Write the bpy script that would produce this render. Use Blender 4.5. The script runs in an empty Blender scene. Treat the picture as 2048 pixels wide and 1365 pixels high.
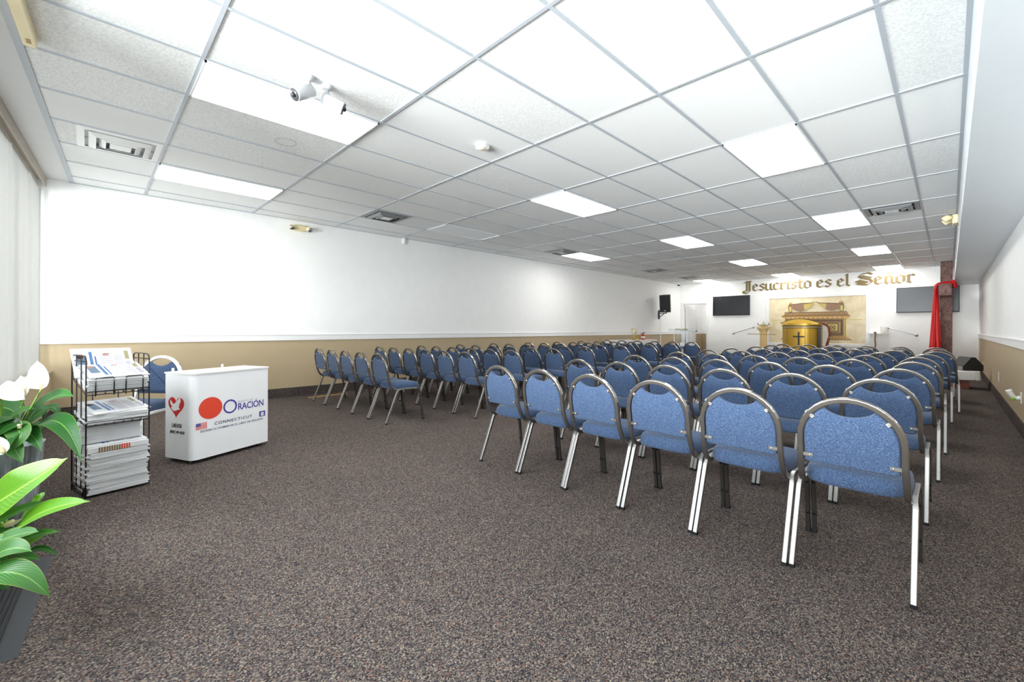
import bpy, bmesh, math, random
from mathutils import Vector, Matrix
random.seed(7)
scene = bpy.context.scene
C = scene.collection
# ------------------------------------------------------------ camera
CAM_Z = 1.09
cam_d = bpy.data.cameras.new('camera')
cam = bpy.data.objects.new('camera', cam_d)
C.objects.link(cam)
cam_d.sensor_width = 36.0
cam_d.lens = 861.5 / 2048 * 36.0
cam_d.shift_y = -(682.5 - 657.3) / 2048
cam_d.clip_start = 0.05
cam_d.clip_end = 100
YAW = 0.793
cam.matrix_world = Matrix.Translation((0, 0, CAM_Z)) @ Matrix.Rotation(YAW, 4, 'Z') @ Matrix.Rotation(math.pi / 2, 4, 'X') @ Matrix.Rotation(0.003, 4, 'Z')
scene.camera = cam
# ------------------------------------------------------------ view, world, daylight
scene.view_settings.view_transform = 'Standard'
scene.view_settings.look = 'None'
scene.view_settings.gamma = 1.0
scene.view_settings.use_curve_mapping = False
scene.view_settings.exposure = 1.25
scene.cycles.use_denoising = True
scene.cycles.max_bounces = 12
scene.cycles.diffuse_bounces = 8
scene.cycles.glossy_bounces = 4
scene.cycles.transparent_max_bounces = 8
scene.cycles.caustics_reflective = False
scene.cycles.caustics_refractive = False
scene.cycles.sample_clamp_indirect = 6.0
LAMP = 5.8          # emission of the lit ceiling panels
CEIL_FILL = 4200.0  # watts of the added lamp that lifts the ceiling
DAY = 170.0         # watts of daylight through the shop window
world = bpy.data.worlds.new('world')
scene.world = world
world.use_nodes = True
wn = world.node_tree
bg = wn.nodes['Background']
bg.inputs['Color'].default_value = (0.86, 0.93, 1.0, 1)
bg.inputs['Strength'].default_value = 1.0


def area(name, loc, rot, sx, sy, power, col=(1, 1, 1)):
    l = bpy.data.lights.new(name, 'AREA')
    l.shape = 'RECTANGLE'
    l.size = sx
    l.size_y = sy
    l.energy = power
    l.color = col
    o = bpy.data.objects.new(name, l)
    C.objects.link(o)
    o.location = loc
    o.rotation_euler = rot
    return o


# added unseen lamp outside the shop window, aimed up to brighten the ceiling
area('added_ceiling_fill', (-2.6, -10.0, 0.2), (math.radians(112), 0, math.radians(-3.1)), 12.0, 3.2, CEIL_FILL, (0.96, 0.98, 1.0))
# open sky seen through the uncovered part of the window, behind the camera
area('sky_daylight', (-2.0, -2.8, 3.3), (math.radians(58), 0, math.radians(-3.1)), 4.6, 1.6, DAY, (0.92, 0.96, 1.0))


# ------------------------------------------------------------ materials
def srgb(r, g, b):
    f = lambda v: (v / 255 / 12.92) if v / 255 <= 0.04045 else ((v / 255 + 0.055) / 1.055) ** 2.4
    return (f(r), f(g), f(b), 1)


def mat(name, col, rough=0.6, metal=0.0, emit=None, estr=0.0, alpha=None, spec=None, bump=None):
    m = bpy.data.materials.new(name)
    m.use_nodes = True
    nt = m.node_tree
    b = nt.nodes['Principled BSDF']
    b.inputs['Base Color'].default_value = col
    b.inputs['Roughness'].default_value = rough
    b.inputs['Metallic'].default_value = metal
    if spec is not None:
        b.inputs['Specular IOR Level'].default_value = spec
    if emit:
        b.inputs['Emission Color'].default_value = emit
        b.inputs['Emission Strength'].default_value = estr
    # gentle procedural variation of tone, so nothing is a dead flat colour
    tc = nt.nodes.new('ShaderNodeTexCoord')
    nz = nt.nodes.new('ShaderNodeTexNoise')
    nz.inputs['Scale'].default_value = 6.0
    nz.inputs['Detail'].default_value = 3.0
    nt.links.new(tc.outputs['Object'], nz.inputs['Vector'])
    mx = nt.nodes.new('ShaderNodeMix')
    mx.data_type = 'RGBA'
    mx.blend_type = 'MULTIPLY'
    mx.inputs[6].default_value = col
    rp = nt.nodes.new('ShaderNodeValToRGB')
    rp.color_ramp.elements[0].color = (0.94, 0.94, 0.94, 1)
    rp.color_ramp.elements[1].color = (1, 1, 1, 1)
    nt.links.new(nz.outputs['Fac'], rp.inputs['Fac'])
    nt.links.new(rp.outputs['Color'], mx.inputs[7])
    mx.inputs[0].default_value = 1.0
    nt.links.new(mx.outputs[2], b.inputs['Base Color'])
    if bump:
        n2 = nt.nodes.new('ShaderNodeTexNoise')
        n2.inputs['Scale'].default_value = bump[0]
        nt.links.new(tc.outputs['Object'], n2.inputs['Vector'])
        bp = nt.nodes.new('ShaderNodeBump')
        bp.inputs['Strength'].default_value = bump[1]
        bp.inputs['Distance'].default_value = bump[2] if len(bump) > 2 else 0.002
        nt.links.new(n2.outputs['Fac'], bp.inputs['Height'])
        nt.links.new(bp.outputs['Normal'], b.inputs['Normal'])
    return m


def nodes_of(m):
    return m.node_tree, m.node_tree.nodes['Principled BSDF']


def clear_glass(name, tint=(1, 1, 1, 1), gloss=0.1):
    m = bpy.data.materials.new(name)
    m.use_nodes = True
    nt = m.node_tree
    nt.nodes.clear()
    out = nt.nodes.new('ShaderNodeOutputMaterial')
    tr = nt.nodes.new('ShaderNodeBsdfTransparent')
    tr.inputs['Color'].default_value = tint
    gl = nt.nodes.new('ShaderNodeBsdfGlossy')
    gl.inputs['Roughness'].default_value = 0.22
    fr = nt.nodes.new('ShaderNodeFresnel')
    fr.inputs['IOR'].default_value = 1.45
    ad = nt.nodes.new('ShaderNodeMath')
    ad.operation = 'MULTIPLY_ADD'
    ad.inputs[1].default_value = 0.15
    ad.inputs[2].default_value = gloss
    nt.links.new(fr.outputs[0], ad.inputs[0])
    mx = nt.nodes.new('ShaderNodeMixShader')
    nt.links.new(ad.outputs[0], mx.inputs[0])
    nt.links.new(tr.outputs[0], mx.inputs[1])
    nt.links.new(gl.outputs[0], mx.inputs[2])
    nt.links.new(mx.outputs[0], out.inputs[0])
    return m


M = {}
M['wall_white'] = mat('wall_white', srgb(247, 247, 246), 0.65, bump=(60, 0.08))
M['wall_tan'] = mat('wall_tan', srgb(182, 163, 132), 0.6, bump=(70, 0.1))
M['trim_white'] = mat('trim_white', srgb(240, 240, 240), 0.4)
M['soffit'] = mat('soffit_paint', srgb(214, 219, 224), 0.35, bump=(8, 0.12, 0.004))
M['strip'] = mat('drywall_strip', srgb(222, 222, 222), 0.5)
M['tee'] = mat('ceiling_tee', srgb(184, 189, 196), 0.4)
M['sill'] = mat('sill_taupe', srgb(176, 164, 150), 0.5)
M['white_plastic'] = mat('white_plastic', srgb(240, 240, 238), 0.35)
M['white_metal'] = mat('white_metal', srgb(238, 238, 236), 0.35)
M['beige_plastic'] = mat('beige_plastic', srgb(236, 220, 178), 0.4)
M['black_plastic'] = mat('black_plastic', srgb(32, 32, 36), 0.45)
M['black_rubber'] = mat('black_rubber', srgb(24, 24, 26), 0.7)
M['mat_rubber'] = mat('mat_rubber', srgb(50, 53, 58), 0.6, bump=(300, 0.2))
M['black_wire'] = mat('black_wire', srgb(40, 38, 42), 0.35, 0.3)
M['chrome'] = mat('brushed_steel_tube', (0.32, 0.295, 0.27, 1), 0.25, 0.92)
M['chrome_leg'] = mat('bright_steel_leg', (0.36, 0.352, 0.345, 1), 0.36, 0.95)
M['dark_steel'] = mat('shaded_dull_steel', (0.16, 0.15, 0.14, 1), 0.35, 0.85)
M['screw'] = mat('screw_head', (0.8, 0.78, 0.74, 1), 0.3, 1.0)
M['steel'] = mat('satin_steel', (0.6, 0.6, 0.6, 1), 0.3, 1.0)
M['grey_metal'] = mat('grey_metal', srgb(150, 152, 154), 0.4, 0.2)
M['lens_grey'] = mat('lens_grey', srgb(80, 81, 84), 0.3)
M['camera_white'] = mat('camera_white', srgb(205, 206, 210), 0.4)
M['dark_void'] = mat('dark_duct', srgb(30, 31, 34), 0.8)
M['gold'] = mat('gold_paint', srgb(186, 148, 52), 0.38, 0.45)
M['gold_light'] = mat('pale_gold', srgb(226, 196, 140), 0.45, 0.1)
M['gold_letter'] = mat('gold_letter', srgb(124, 104, 58), 0.5, 0.0)
M['gold_matte'] = mat('matte_gold', srgb(190, 168, 92), 0.55)
M['bronze'] = mat('bronze_brown', srgb(132, 104, 62), 0.5)
M['ark_brown'] = mat('ark_brown', srgb(138, 110, 78), 0.55)
M['ark_dark'] = mat('ark_dark', srgb(96, 72, 48), 0.6)
M['ark_orange'] = mat('ark_orange', srgb(206, 160, 92), 0.5)
M['ark_gold'] = mat('ark_gold', srgb(214, 196, 108), 0.5)
M['ark_wing'] = mat('ark_wing', srgb(150, 116, 92), 0.55)
M['screen'] = mat('screen', srgb(40, 42, 46), 0.12, 0.0, spec=0.6)
M['screen_grey'] = mat('screen_grey', srgb(70, 74, 80), 0.25, spec=0.25)
M['red'] = mat('red_paint', srgb(200, 20, 24), 0.4)
M['print_red'] = mat('print_red', srgb(226, 72, 48), 0.45)
M['heart_red'] = mat('heart_red', srgb(208, 34, 30), 0.4)
M['print_purple'] = mat('print_purple', srgb(72, 58, 150), 0.45)
M['print_navy'] = mat('print_navy', srgb(60, 58, 100), 0.45)
M['print_black'] = mat('print_black', srgb(46, 38, 28), 0.5)
M['print_grey'] = mat('print_grey', srgb(176, 174, 190), 0.5)
M['print_blue'] = mat('print_blue', srgb(70, 112, 164), 0.5)
M['print_orange'] = mat('print_orange', srgb(206, 140, 118), 0.5)
M['print_olive'] = mat('print_olive', srgb(150, 146, 104), 0.5)
M['print_steel'] = mat('print_steel', srgb(96, 122, 150), 0.5)
M['cloth_red'] = mat('red_satin', srgb(214, 14, 16), 0.45, bump=(20, 0.1))
M['cloth_white'] = mat('white_cloth', srgb(232, 230, 228), 0.8, bump=(40, 0.2))
M['vinyl'] = mat('white_vinyl', srgb(240, 241, 244), 0.28, bump=(7, 0.25, 0.01))
M['wood_red'] = mat('mahogany', srgb(128, 52, 30), 0.4)
M['wood_stick'] = mat('peeled_branch', srgb(120, 96, 56), 0.7, bump=(60, 0.5))
M['yellow_wood'] = mat('yellow_pine', srgb(206, 158, 88), 0.5)
M['cream'] = mat('cream_fabric', srgb(232, 226, 214), 0.8)
M['soil'] = mat('potting_soil', srgb(46, 34, 26), 0.95, bump=(90, 1.0))
M['stem_green'] = mat('stem_green', srgb(132, 176, 70), 0.5)
M['spadix'] = mat('spadix', srgb(240, 226, 176), 0.7, bump=(400, 0.6))
M['green_fruit'] = mat('green_fruit', srgb(148, 156, 34), 0.4)
M['acrylic'] = clear_glass('acrylic', (0.88, 0.91, 0.92, 1), 0.0)
M['glass'] = clear_glass('window_glass', (0.97, 0.99, 0.98, 1), 0.0)
M['etched'] = mat('etched_goblet', srgb(214, 204, 180), 0.25, 0.2)


def make_lamp():
    m = mat('lit_diffuser', srgb(250, 250, 246), 0.6, emit=(1.0, 0.985, 0.95, 1), estr=LAMP)
    return m


M['lamp'] = make_lamp()
M['lamp_dim'] = mat('side_room_diffuser', srgb(250, 250, 246), 0.6, emit=(1.0, 0.98, 0.95, 1), estr=3.0)
M['lamp_off'] = mat('unlit_diffuser', srgb(240, 242, 244), 0.35)


def make_tile():
    m = bpy.data.materials.new('ceiling_tile')
    m.use_nodes = True
    nt, b = nodes_of(m)
    N = nt.nodes.new
    L = nt.links.new
    b.inputs['Roughness'].default_value = 0.9
    geo = N('ShaderNodeNewGeometry')
    # one random number per panel of the 2 by 4 foot grid
    mp = N('ShaderNodeMapping')
    mp.vector_type = 'POINT'
    mp.inputs['Location'].default_value = (3.32 / 0.6096 + 40, -0.516 / 1.2192 + 40, 0)
    mp.inputs['Scale'].default_value = (1 / 0.6096, 1 / 1.2192, 0)
    L(geo.outputs['Position'], mp.inputs['Vector'])
    fl = N('ShaderNodeVectorMath')
    fl.operation = 'FLOOR'
    L(mp.outputs[0], fl.inputs[0])
    wn_ = N('ShaderNodeTexWhiteNoise')
    L(fl.outputs[0], wn_.inputs['Vector'])
    rough = N('ShaderNodeMath')
    rough.operation = 'GREATER_THAN'
    rough.inputs[1].default_value = 0.72
    L(wn_.outputs['Value'], rough.inputs[0])
    # pinholes and fissures
    vo = N('ShaderNodeTexVoronoi')
    vo.inputs['Scale'].default_value = 85
    L(geo.outputs['Position'], vo.inputs['Vector'])
    r1 = N('ShaderNodeValToRGB')
    r1.color_ramp.elements[0].position = 0.10
    r1.color_ramp.elements[0].color = (0.78, 0.78, 0.78, 1)
    r1.color_ramp.elements[1].position = 0.22
    r1.color_ramp.elements[1].color = (1, 1, 1, 1)
    L(vo.outputs['Distance'], r1.inputs['Fac'])
    nz = N('ShaderNodeTexNoise')
    nz.inputs['Scale'].default_value = 70
    nz.inputs['Detail'].default_value = 4
    L(geo.outputs['Position'], nz.inputs['Vector'])
    r2 = N('ShaderNodeValToRGB')
    r2.color_ramp.elements[0].position = 0.40
    r2.color_ramp.elements[0].color = (0.86, 0.86, 0.86, 1)
    r2.color_ramp.elements[1].position = 0.56
    r2.color_ramp.elements[1].color = (1, 1, 1, 1)
    L(nz.outputs['Fac'], r2.inputs['Fac'])
    mix = N('ShaderNodeMix')
    mix.data_type = 'RGBA'
    L(rough.outputs[0], mix.inputs[0])
    L(r1.outputs['Color'], mix.inputs[6])
    L(r2.outputs['Color'], mix.inputs[7])
    tone = N('ShaderNodeMapRange')
    tone.inputs['To Min'].default_value = 0.95
    tone.inputs['To Max'].default_value = 1.0
    L(wn_.outputs['Value'], tone.inputs['Value'])
    mul = N('ShaderNodeMix')
    mul.data_type = 'RGBA'
    mul.blend_type = 'MULTIPLY'
    mul.inputs[0].default_value = 1
    mul.inputs[6].default_value = srgb(243, 243, 242)
    L(mix.outputs[2], mul.inputs[7])
    mul2 = N('ShaderNodeMix')
    mul2.data_type = 'RGBA'
    mul2.blend_type = 'MULTIPLY'
    mul2.inputs[0].default_value = 1
    L(mul.outputs[2], mul2.inputs[6])
    L(tone.outputs[0], mul2.inputs[7])
    L(mul2.outputs[2], b.inputs['Base Color'])
    bp = N('ShaderNodeBump')
    bp.inputs['Strength'].default_value = 0.3
    bp.inputs['Distance'].default_value = 0.003
    L(mix.outputs[2], bp.inputs['Height'])
    L(bp.outputs['Normal'], b.inputs['Normal'])
    return m


M['tile'] = make_tile()


def make_carpet(name, dark=1.0):
    m = bpy.data.materials.new(name)
    m.use_nodes = True
    nt, b = nodes_of(m)
    N = nt.nodes.new
    L = nt.links.new
    b.inputs['Roughness'].default_value = 0.95
    b.inputs['Specular IOR Level'].default_value = 0.1
    geo = N('ShaderNodeNewGeometry')
    mp = N('ShaderNodeMapping')
    mp.inputs['Scale'].default_value = (1.0, 0.72, 1.0)
    L(geo.outputs['Position'], mp.inputs['Vector'])
    vo = N('ShaderNodeTexVoronoi')
    vo.inputs['Scale'].default_value = 270
    L(mp.outputs[0], vo.inputs['Vector'])
    sep = N('ShaderNodeSeparateColor')
    L(vo.outputs['Color'], sep.inputs[0])
    r = N('ShaderNodeValToRGB')
    cr = r.color_ramp
    cr.interpolation = 'CONSTANT'
    pal = [(0.0, (48, 44, 46)), (0.18, (82, 74, 72)), (0.42, (104, 95, 92)), (0.62, (72, 70, 80)), (0.72, (130, 118, 109)), (0.90, (158, 146, 132)), (0.97, (128, 84, 70))]
    cr.elements[0].position = 0
    cr.elements[0].color = srgb(*pal[0][1])
    cr.elements[1].position = pal[1][0]
    cr.elements[1].color = srgb(*pal[1][1])
    for p, c in pal[2:]:
        e = cr.elements.new(p)
        e.color = srgb(*c)
    L(sep.outputs[0], r.inputs['Fac'])
    nz = N('ShaderNodeTexNoise')
    nz.inputs['Scale'].default_value = 0.9
    nz.inputs['Detail'].default_value = 3
    L(geo.outputs['Position'], nz.inputs['Vector'])
    mr = N('ShaderNodeMapRange')
    mr.inputs['From Min'].default_value = 0.3
    mr.inputs['From Max'].default_value = 0.7
    mr.inputs['To Min'].default_value = 0.74 * dark
    mr.inputs['To Max'].default_value = 0.88 * dark
    L(nz.outputs['Fac'], mr.inputs['Value'])
    mul = N('ShaderNodeMix')
    mul.data_type = 'RGBA'
    mul.blend_type = 'MULTIPLY'
    mul.inputs[0].default_value = 1
    L(r.outputs['Color'], mul.inputs[6])
    L(mr.outputs[0], mul.inputs[7])
    L(mul.outputs[2], b.inputs['Base Color'])
    bp = N('ShaderNodeBump')
    bp.inputs['Strength'].default_value = 0.7
    bp.inputs['Distance'].default_value = 0.004
    bp.invert = True
    L(vo.outputs['Distance'], bp.inputs['Height'])
    L(bp.outputs['Normal'], b.inputs['Normal'])
    return m


M['carpet'] = make_carpet('speckled_carpet')
M['carpet_base'] = make_carpet('carpet_base', 0.8)


def make_fabric():
    m = bpy.data.materials.new('blue_tweed')
    m.use_nodes = True
    nt, b = nodes_of(m)
    N = nt.nodes.new
    L = nt.links.new
    b.inputs['Roughness'].default_value = 0.92
    b.inputs['Specular IOR Level'].default_value = 0.15
    b.inputs['Sheen Weight'].default_value = 0.15
    tc = N('ShaderNodeTexCoord')
    outs = []
    for sc in ((150, 500, 900), (1000, 500, 190)):
        mp = N('ShaderNodeMapping')
        mp.inputs['Scale'].default_value = sc
        L(tc.outputs['Object'], mp.inputs['Vector'])
        nz = N('ShaderNodeTexNoise')
        nz.inputs['Scale'].default_value = 1.0
        nz.inputs['Detail'].default_value = 1.5
        L(mp.outputs[0], nz.inputs['Vector'])
        outs.append(nz.outputs['Fac'])
    ad = N('ShaderNodeMath')
    ad.operation = 'ADD'
    L(outs[0], ad.inputs[0])
    L(outs[1], ad.inputs[1])
    r = N('ShaderNodeValToRGB')
    cr = r.color_ramp
    cr.elements[0].position = 0.38
    cr.elements[0].color = srgb(33, 46, 74)
    cr.elements[1].position = 0.62
    cr.elements[1].color = srgb(100, 119, 147)
    e = cr.elements.new(0.50)
    e.color = srgb(58, 77, 109)
    hf = N('ShaderNodeMath')
    hf.operation = 'MULTIPLY'
    hf.inputs[1].default_value = 0.5
    L(ad.outputs[0], hf.inputs[0])
    L(hf.outputs[0], r.inputs['Fac'])
    L(r.outputs['Color'], b.inputs['Base Color'])
    bp = N('ShaderNodeBump')
    bp.inputs['Strength'].default_value = 0.25
    bp.inputs['Distance'].default_value = 0.001
    L(hf.outputs[0], bp.inputs['Height'])
    L(bp.outputs['Normal'], b.inputs['Normal'])
    return m


M['fabric'] = make_fabric()


def make_wood(name, c1, c2, scale=(2, 2, 14), rough=0.6):
    m = bpy.data.materials.new(name)
    m.use_nodes = True
    nt, b = nodes_of(m)
    N = nt.nodes.new
    L = nt.links.new
    b.inputs['Roughness'].default_value = rough
    tc = N('ShaderNodeTexCoord')
    mp = N('ShaderNodeMapping')
    mp.inputs['Scale'].default_value = scale
    L(tc.outputs['Object'], mp.inputs['Vector'])
    nz = N('ShaderNodeTexNoise')
    nz.inputs['Scale'].default_value = 3
    nz.inputs['Detail'].default_value = 6
    nz.inputs['Distortion'].default_value = 1.0
    L(mp.outputs[0], nz.inputs['Vector'])
    r = N('ShaderNodeValToRGB')
    r.color_ramp.elements[0].position = 0.35
    r.color_ramp.elements[0].color = c1
    r.color_ramp.elements[1].position = 0.68
    r.color_ramp.elements[1].color = c2
    L(nz.outputs['Fac'], r.inputs['Fac'])
    L(r.outputs['Color'], b.inputs['Base Color'])
    bp = N('ShaderNodeBump')
    bp.inputs['Strength'].default_value = 0.3
    bp.inputs['Distance'].default_value = 0.004
    L(nz.outputs['Fac'], bp.inputs['Height'])
    L(bp.outputs['Normal'], b.inputs['Normal'])
    return m


M['cross_wood'] = make_wood('aged_cross_wood', srgb(88, 56, 50), srgb(142, 108, 102), (6, 6, 3), 0.65)
M['mural_ground'] = make_wood('mural_parchment', srgb(214, 198, 160), srgb(232, 220, 190), (1, 1, 1), 0.6)
M['galvanised'] = make_wood('brushed_zinc', srgb(118, 130, 132), srgb(190, 202, 204), (14, 14, 1.2), 0.35)
M['galvanised'].node_tree.nodes['Principled BSDF'].inputs['Metallic'].default_value = 0.4
M['newsprint'] = make_wood('newsprint_edge', srgb(206, 206, 208), srgb(240, 240, 242), (2, 2, 260), 0.8)


def make_leaf(name, base, rib, edge):
    m = bpy.data.materials.new(name)
    m.use_nodes = True
    nt, b = nodes_of(m)
    N = nt.nodes.new
    L = nt.links.new
    b.inputs['Roughness'].default_value = 0.34
    uv = N('ShaderNodeUVMap')
    sp = N('ShaderNodeSeparateXYZ')
    L(uv.outputs[0], sp.inputs[0])
    # distance from midrib
    s1 = N('ShaderNodeMath'); s1.operation = 'SUBTRACT'; s1.inputs[1].default_value = 0.5
    L(sp.outputs[0], s1.inputs[0])
    ab = N('ShaderNodeMath'); ab.operation = 'ABSOLUTE'
    L(s1.outputs[0], ab.inputs[0])
    # slanting side veins: v - 0.9|u|
    m1 = N('ShaderNodeMath'); m1.operation = 'MULTIPLY_ADD'; m1.inputs[1].default_value = -0.75
    L(ab.outputs[0], m1.inputs[0]); L(sp.outputs[1], m1.inputs[2])
    m2 = N('ShaderNodeMath'); m2.operation = 'MULTIPLY'; m2.inputs[1].default_value = 95.0
    L(m1.outputs[0], m2.inputs[0])
    sn = N('ShaderNodeMath'); sn.operation = 'SINE'
    L(m2.outputs[0], sn.inputs[0])
    r = N('ShaderNodeValToRGB')
    r.color_ramp.elements[0].position = 0.0
    r.color_ramp.elements[0].color = rib
    r.color_ramp.elements[1].position = 0.035
    r.color_ramp.elements[1].color = base
    e = r.color_ramp.elements.new(0.47); e.color = base
    e = r.color_ramp.elements.new(0.5); e.color = edge
    L(ab.outputs[0], r.inputs['Fac'])
    vr = N('ShaderNodeMapRange')
    vr.inputs['From Min'].default_value = -1
    vr.inputs['To Min'].default_value = 0.92
    vr.inputs['To Max'].default_value = 1.03
    L(sn.outputs[0], vr.inputs['Value'])
    mul = N('ShaderNodeMix'); mul.data_type = 'RGBA'; mul.blend_type = 'MULTIPLY'; mul.inputs[0].default_value = 1
    L(r.outputs['Color'], mul.inputs[6]); L(vr.outputs[0], mul.inputs[7])
    L(mul.outputs[2], b.inputs['Base Color'])
    bp = N('ShaderNodeBump'); bp.inputs['Strength'].default_value = 0.2; bp.inputs['Distance'].default_value = 0.001
    L(sn.outputs[0], bp.inputs['Height'])
    L(bp.outputs['Normal'], b.inputs['Normal'])
    try:
        b.inputs['Subsurface Weight'].default_value = 0.0
        b.inputs['Transmission Weight'].default_value = 0.0
    except Exception:
        pass
    # thin leaf: some light passes through
    tl = N('ShaderNodeBsdfTranslucent')
    L(mul.outputs[2], tl.inputs['Color'])
    mx = N('ShaderNodeMixShader'); mx.inputs[0].default_value = 0.3
    out = nt.nodes['Material Output']
    L(b.outputs[0], mx.inputs[1]); L(tl.outputs[0], mx.inputs[2]); L(mx.outputs[0], out.inputs[0])
    return m


M['leaf_dark'] = make_leaf('leaf_dark', srgb(44, 98, 40), srgb(120, 170, 76), srgb(120, 160, 60))
M['leaf_bright'] = make_leaf('leaf_bright', srgb(104, 166, 38), srgb(190, 226, 96), srgb(160, 190, 60))
M['leaf_mid'] = make_leaf('leaf_mid', srgb(72, 128, 58), srgb(150, 194, 104), srgb(170, 170, 80))
M['spathe'] = mat('white_spathe', srgb(204, 204, 192), 0.5)


# ------------------------------------------------------------ mesh builder
class MB:
    def __init__(s):
        s.v, s.f, s.m, s.sm, s.uv = [], [], [], [], {}

    def add(s, vs, fs, mi=0, smooth=False, xf=None):
        o = len(s.v)
        for p in vs:
            p = Vector(p)
            if xf is not None:
                p = xf @ p
            s.v.append(p)
        for f in fs:
            s.f.append(tuple(o + i for i in f))
            s.m.append(mi)
            s.sm.append(smooth)
        return o

    def box(s, c, d, mi=0, xf=None, rz=0, bev=0.0):
        x, y, z = d[0] / 2, d[1] / 2, d[2] / 2
        T = Matrix.Translation(c) @ Matrix.Rotation(rz, 4, 'Z')
        if xf is not None:
            T = xf @ T
        if bev <= 0:
            vs = [(-x, -y, -z), (x, -y, -z), (x, y, -z), (-x, y, -z), (-x, -y, z), (x, -y, z), (x, y, z), (-x, y, z)]
            fs = [(0, 3, 2, 1), (4, 5, 6, 7), (0, 1, 5, 4), (1, 2, 6, 5), (2, 3, 7, 6), (3, 0, 4, 7)]
            s.add(vs, fs, mi, False, T)
        else:
            b = min(bev, x * .9, y * .9, z * .9)
            vs = []
            idx = {}
            for sx in (-1, 1):
                for sy in (-1, 1):
                    for sz in (-1, 1):
                        for a in range(3):
                            p = [sx * (x - b), sy * (y - b), sz * (z - b)]
                            p[a] = (sx * x, sy * y, sz * z)[a]
                            idx[(sx, sy, sz, a)] = len(vs)
                            vs.append(p)
            fs = []
            I = lambda sx, sy, sz, a: idx[(sx, sy, sz, a)]
            for sg in (-1, 1):
                q = [I(sg, -1, -1, 0), I(sg, 1, -1, 0), I(sg, 1, 1, 0), I(sg, -1, 1, 0)]
                fs.append(q if sg > 0 else q[::-1])
                q = [I(-1, sg, -1, 1), I(-1, sg, 1, 1), I(1, sg, 1, 1), I(1, sg, -1, 1)]
                fs.append(q if sg > 0 else q[::-1])
                q = [I(-1, -1, sg, 2), I(1, -1, sg, 2), I(1, 1, sg, 2), I(-1, 1, sg, 2)]
                fs.append(q if sg > 0 else q[::-1])
            for a in (-1, 1):
                for c_ in (-1, 1):
                    fs.append([I(a, c_, -1, 0), I(a, c_, 1, 0), I(a, c_, 1, 1), I(a, c_, -1, 1)])
                    fs.append([I(a, -1, c_, 0), I(a, 1, c_, 0), I(a, 1, c_, 2), I(a, -1, c_, 2)])
                    fs.append([I(-1, a, c_, 1), I(1, a, c_, 1), I(1, a, c_, 2), I(-1, a, c_, 2)])
            for sx in (-1, 1):
                for sy in (-1, 1):
                    for sz in (-1, 1):
                        fs.append([I(sx, sy, sz, 0), I(sx, sy, sz, 1), I(sx, sy, sz, 2)])
            s.add(vs, fs, mi, False, T)

    def prism(s, poly, a, b, mi=0, axis='Z', xf=None, cap=True):
        """poly in 2D swept from a to b along the axis (X: (y,z), Y: (x,z), Z: (x,y))."""
        def P(p, t):
            return {'Z': (p[0], p[1], t), 'Y': (p[0], t, p[1]), 'X': (t, p[0], p[1])}[axis]
        n = len(poly)
        vs = [P(p, a) for p in poly] + [P(p, b) for p in poly]
        fs = [(i, (i + 1) % n, n + (i + 1) % n, n + i) for i in range(n)]
        if cap:
            fs += [tuple(range(n))[::-1], tuple(range(n, 2 * n))]
        s.add(vs, fs, mi, False, xf)

    def lathe(s, prof, c=(0, 0, 0), n=24, mi=0, xf=None, smooth=True, sx=1.0, sy=1.0):
        vs = []
        for r, z in prof:
            for k in range(n):
                t = 2 * math.pi * k / n
                vs.append((c[0] + r * sx * math.cos(t), c[1] + r * sy * math.sin(t), c[2] + z))
        fs = []
        for i in range(len(prof) - 1):
            for k in range(n):
                fs.append((i * n + k, i * n + (k + 1) % n, (i + 1) * n + (k + 1) % n, (i + 1) * n + k))
        fs.append(tuple(range(n))[::-1])
        fs.append(tuple(range((len(prof) - 1) * n, len(prof) * n)))
        s.add(vs, fs, mi, smooth, xf)

    def tube(s, pts, r, n=8, mi=0, smooth=True, prof=None, up=None, xf=None, closed=False, taper=None):
        pts = [Vector(p) for p in pts]
        if prof is None:
            prof = [(r * math.cos(2 * math.pi * k / n), r * math.sin(2 * math.pi * k / n)) for k in range(n)]
        n = len(prof)
        vs = []
        N = len(pts)
        prev = None
        for i, p in enumerate(pts):
            if closed:
                t = (pts[(i + 1) % N] - pts[i - 1]).normalized()
            else:
                t = (pts[min(i + 1, N - 1)] - pts[max(i - 1, 0)]).normalized()
            if up is not None:
                u = Vector(up)
                u = (u - t * u.dot(t))
                if u.length < 1e-4:
                    u = prev or t.orthogonal()
                u.normalize()
            elif prev is None:
                u = t.orthogonal().normalized()
            else:
                u = (prev - t * prev.dot(t)).normalized()
            prev = u
            w = t.cross(u)
            k_ = 1.0
            # keep the section width round mitred corners
            if 0 < i < N - 1 and up is not None:
                a = (pts[i] - pts[i - 1]).normalized().dot((pts[i + 1] - pts[i]).normalized())
                k_ = 1.0 / max(0.5, math.sqrt(max(0.0, (1 + a) / 2)))
            tp = taper[i] if taper else 1.0
            for a, b in prof:
                vs.append(p + u * a * tp + w * b * k_ * tp)
        fs = []
        for i in range(N - 1 + (1 if closed else 0)):
            j = (i + 1) % N
            for k in range(n):
                fs.append((i * n + k, i * n + (k + 1) % n, j * n + (k + 1) % n, j * n + k))
        if not closed:
            fs += [tuple(range(n))[::-1], tuple(range((N - 1) * n, N * n))]
        s.add(vs, fs, mi, smooth, xf)

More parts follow.
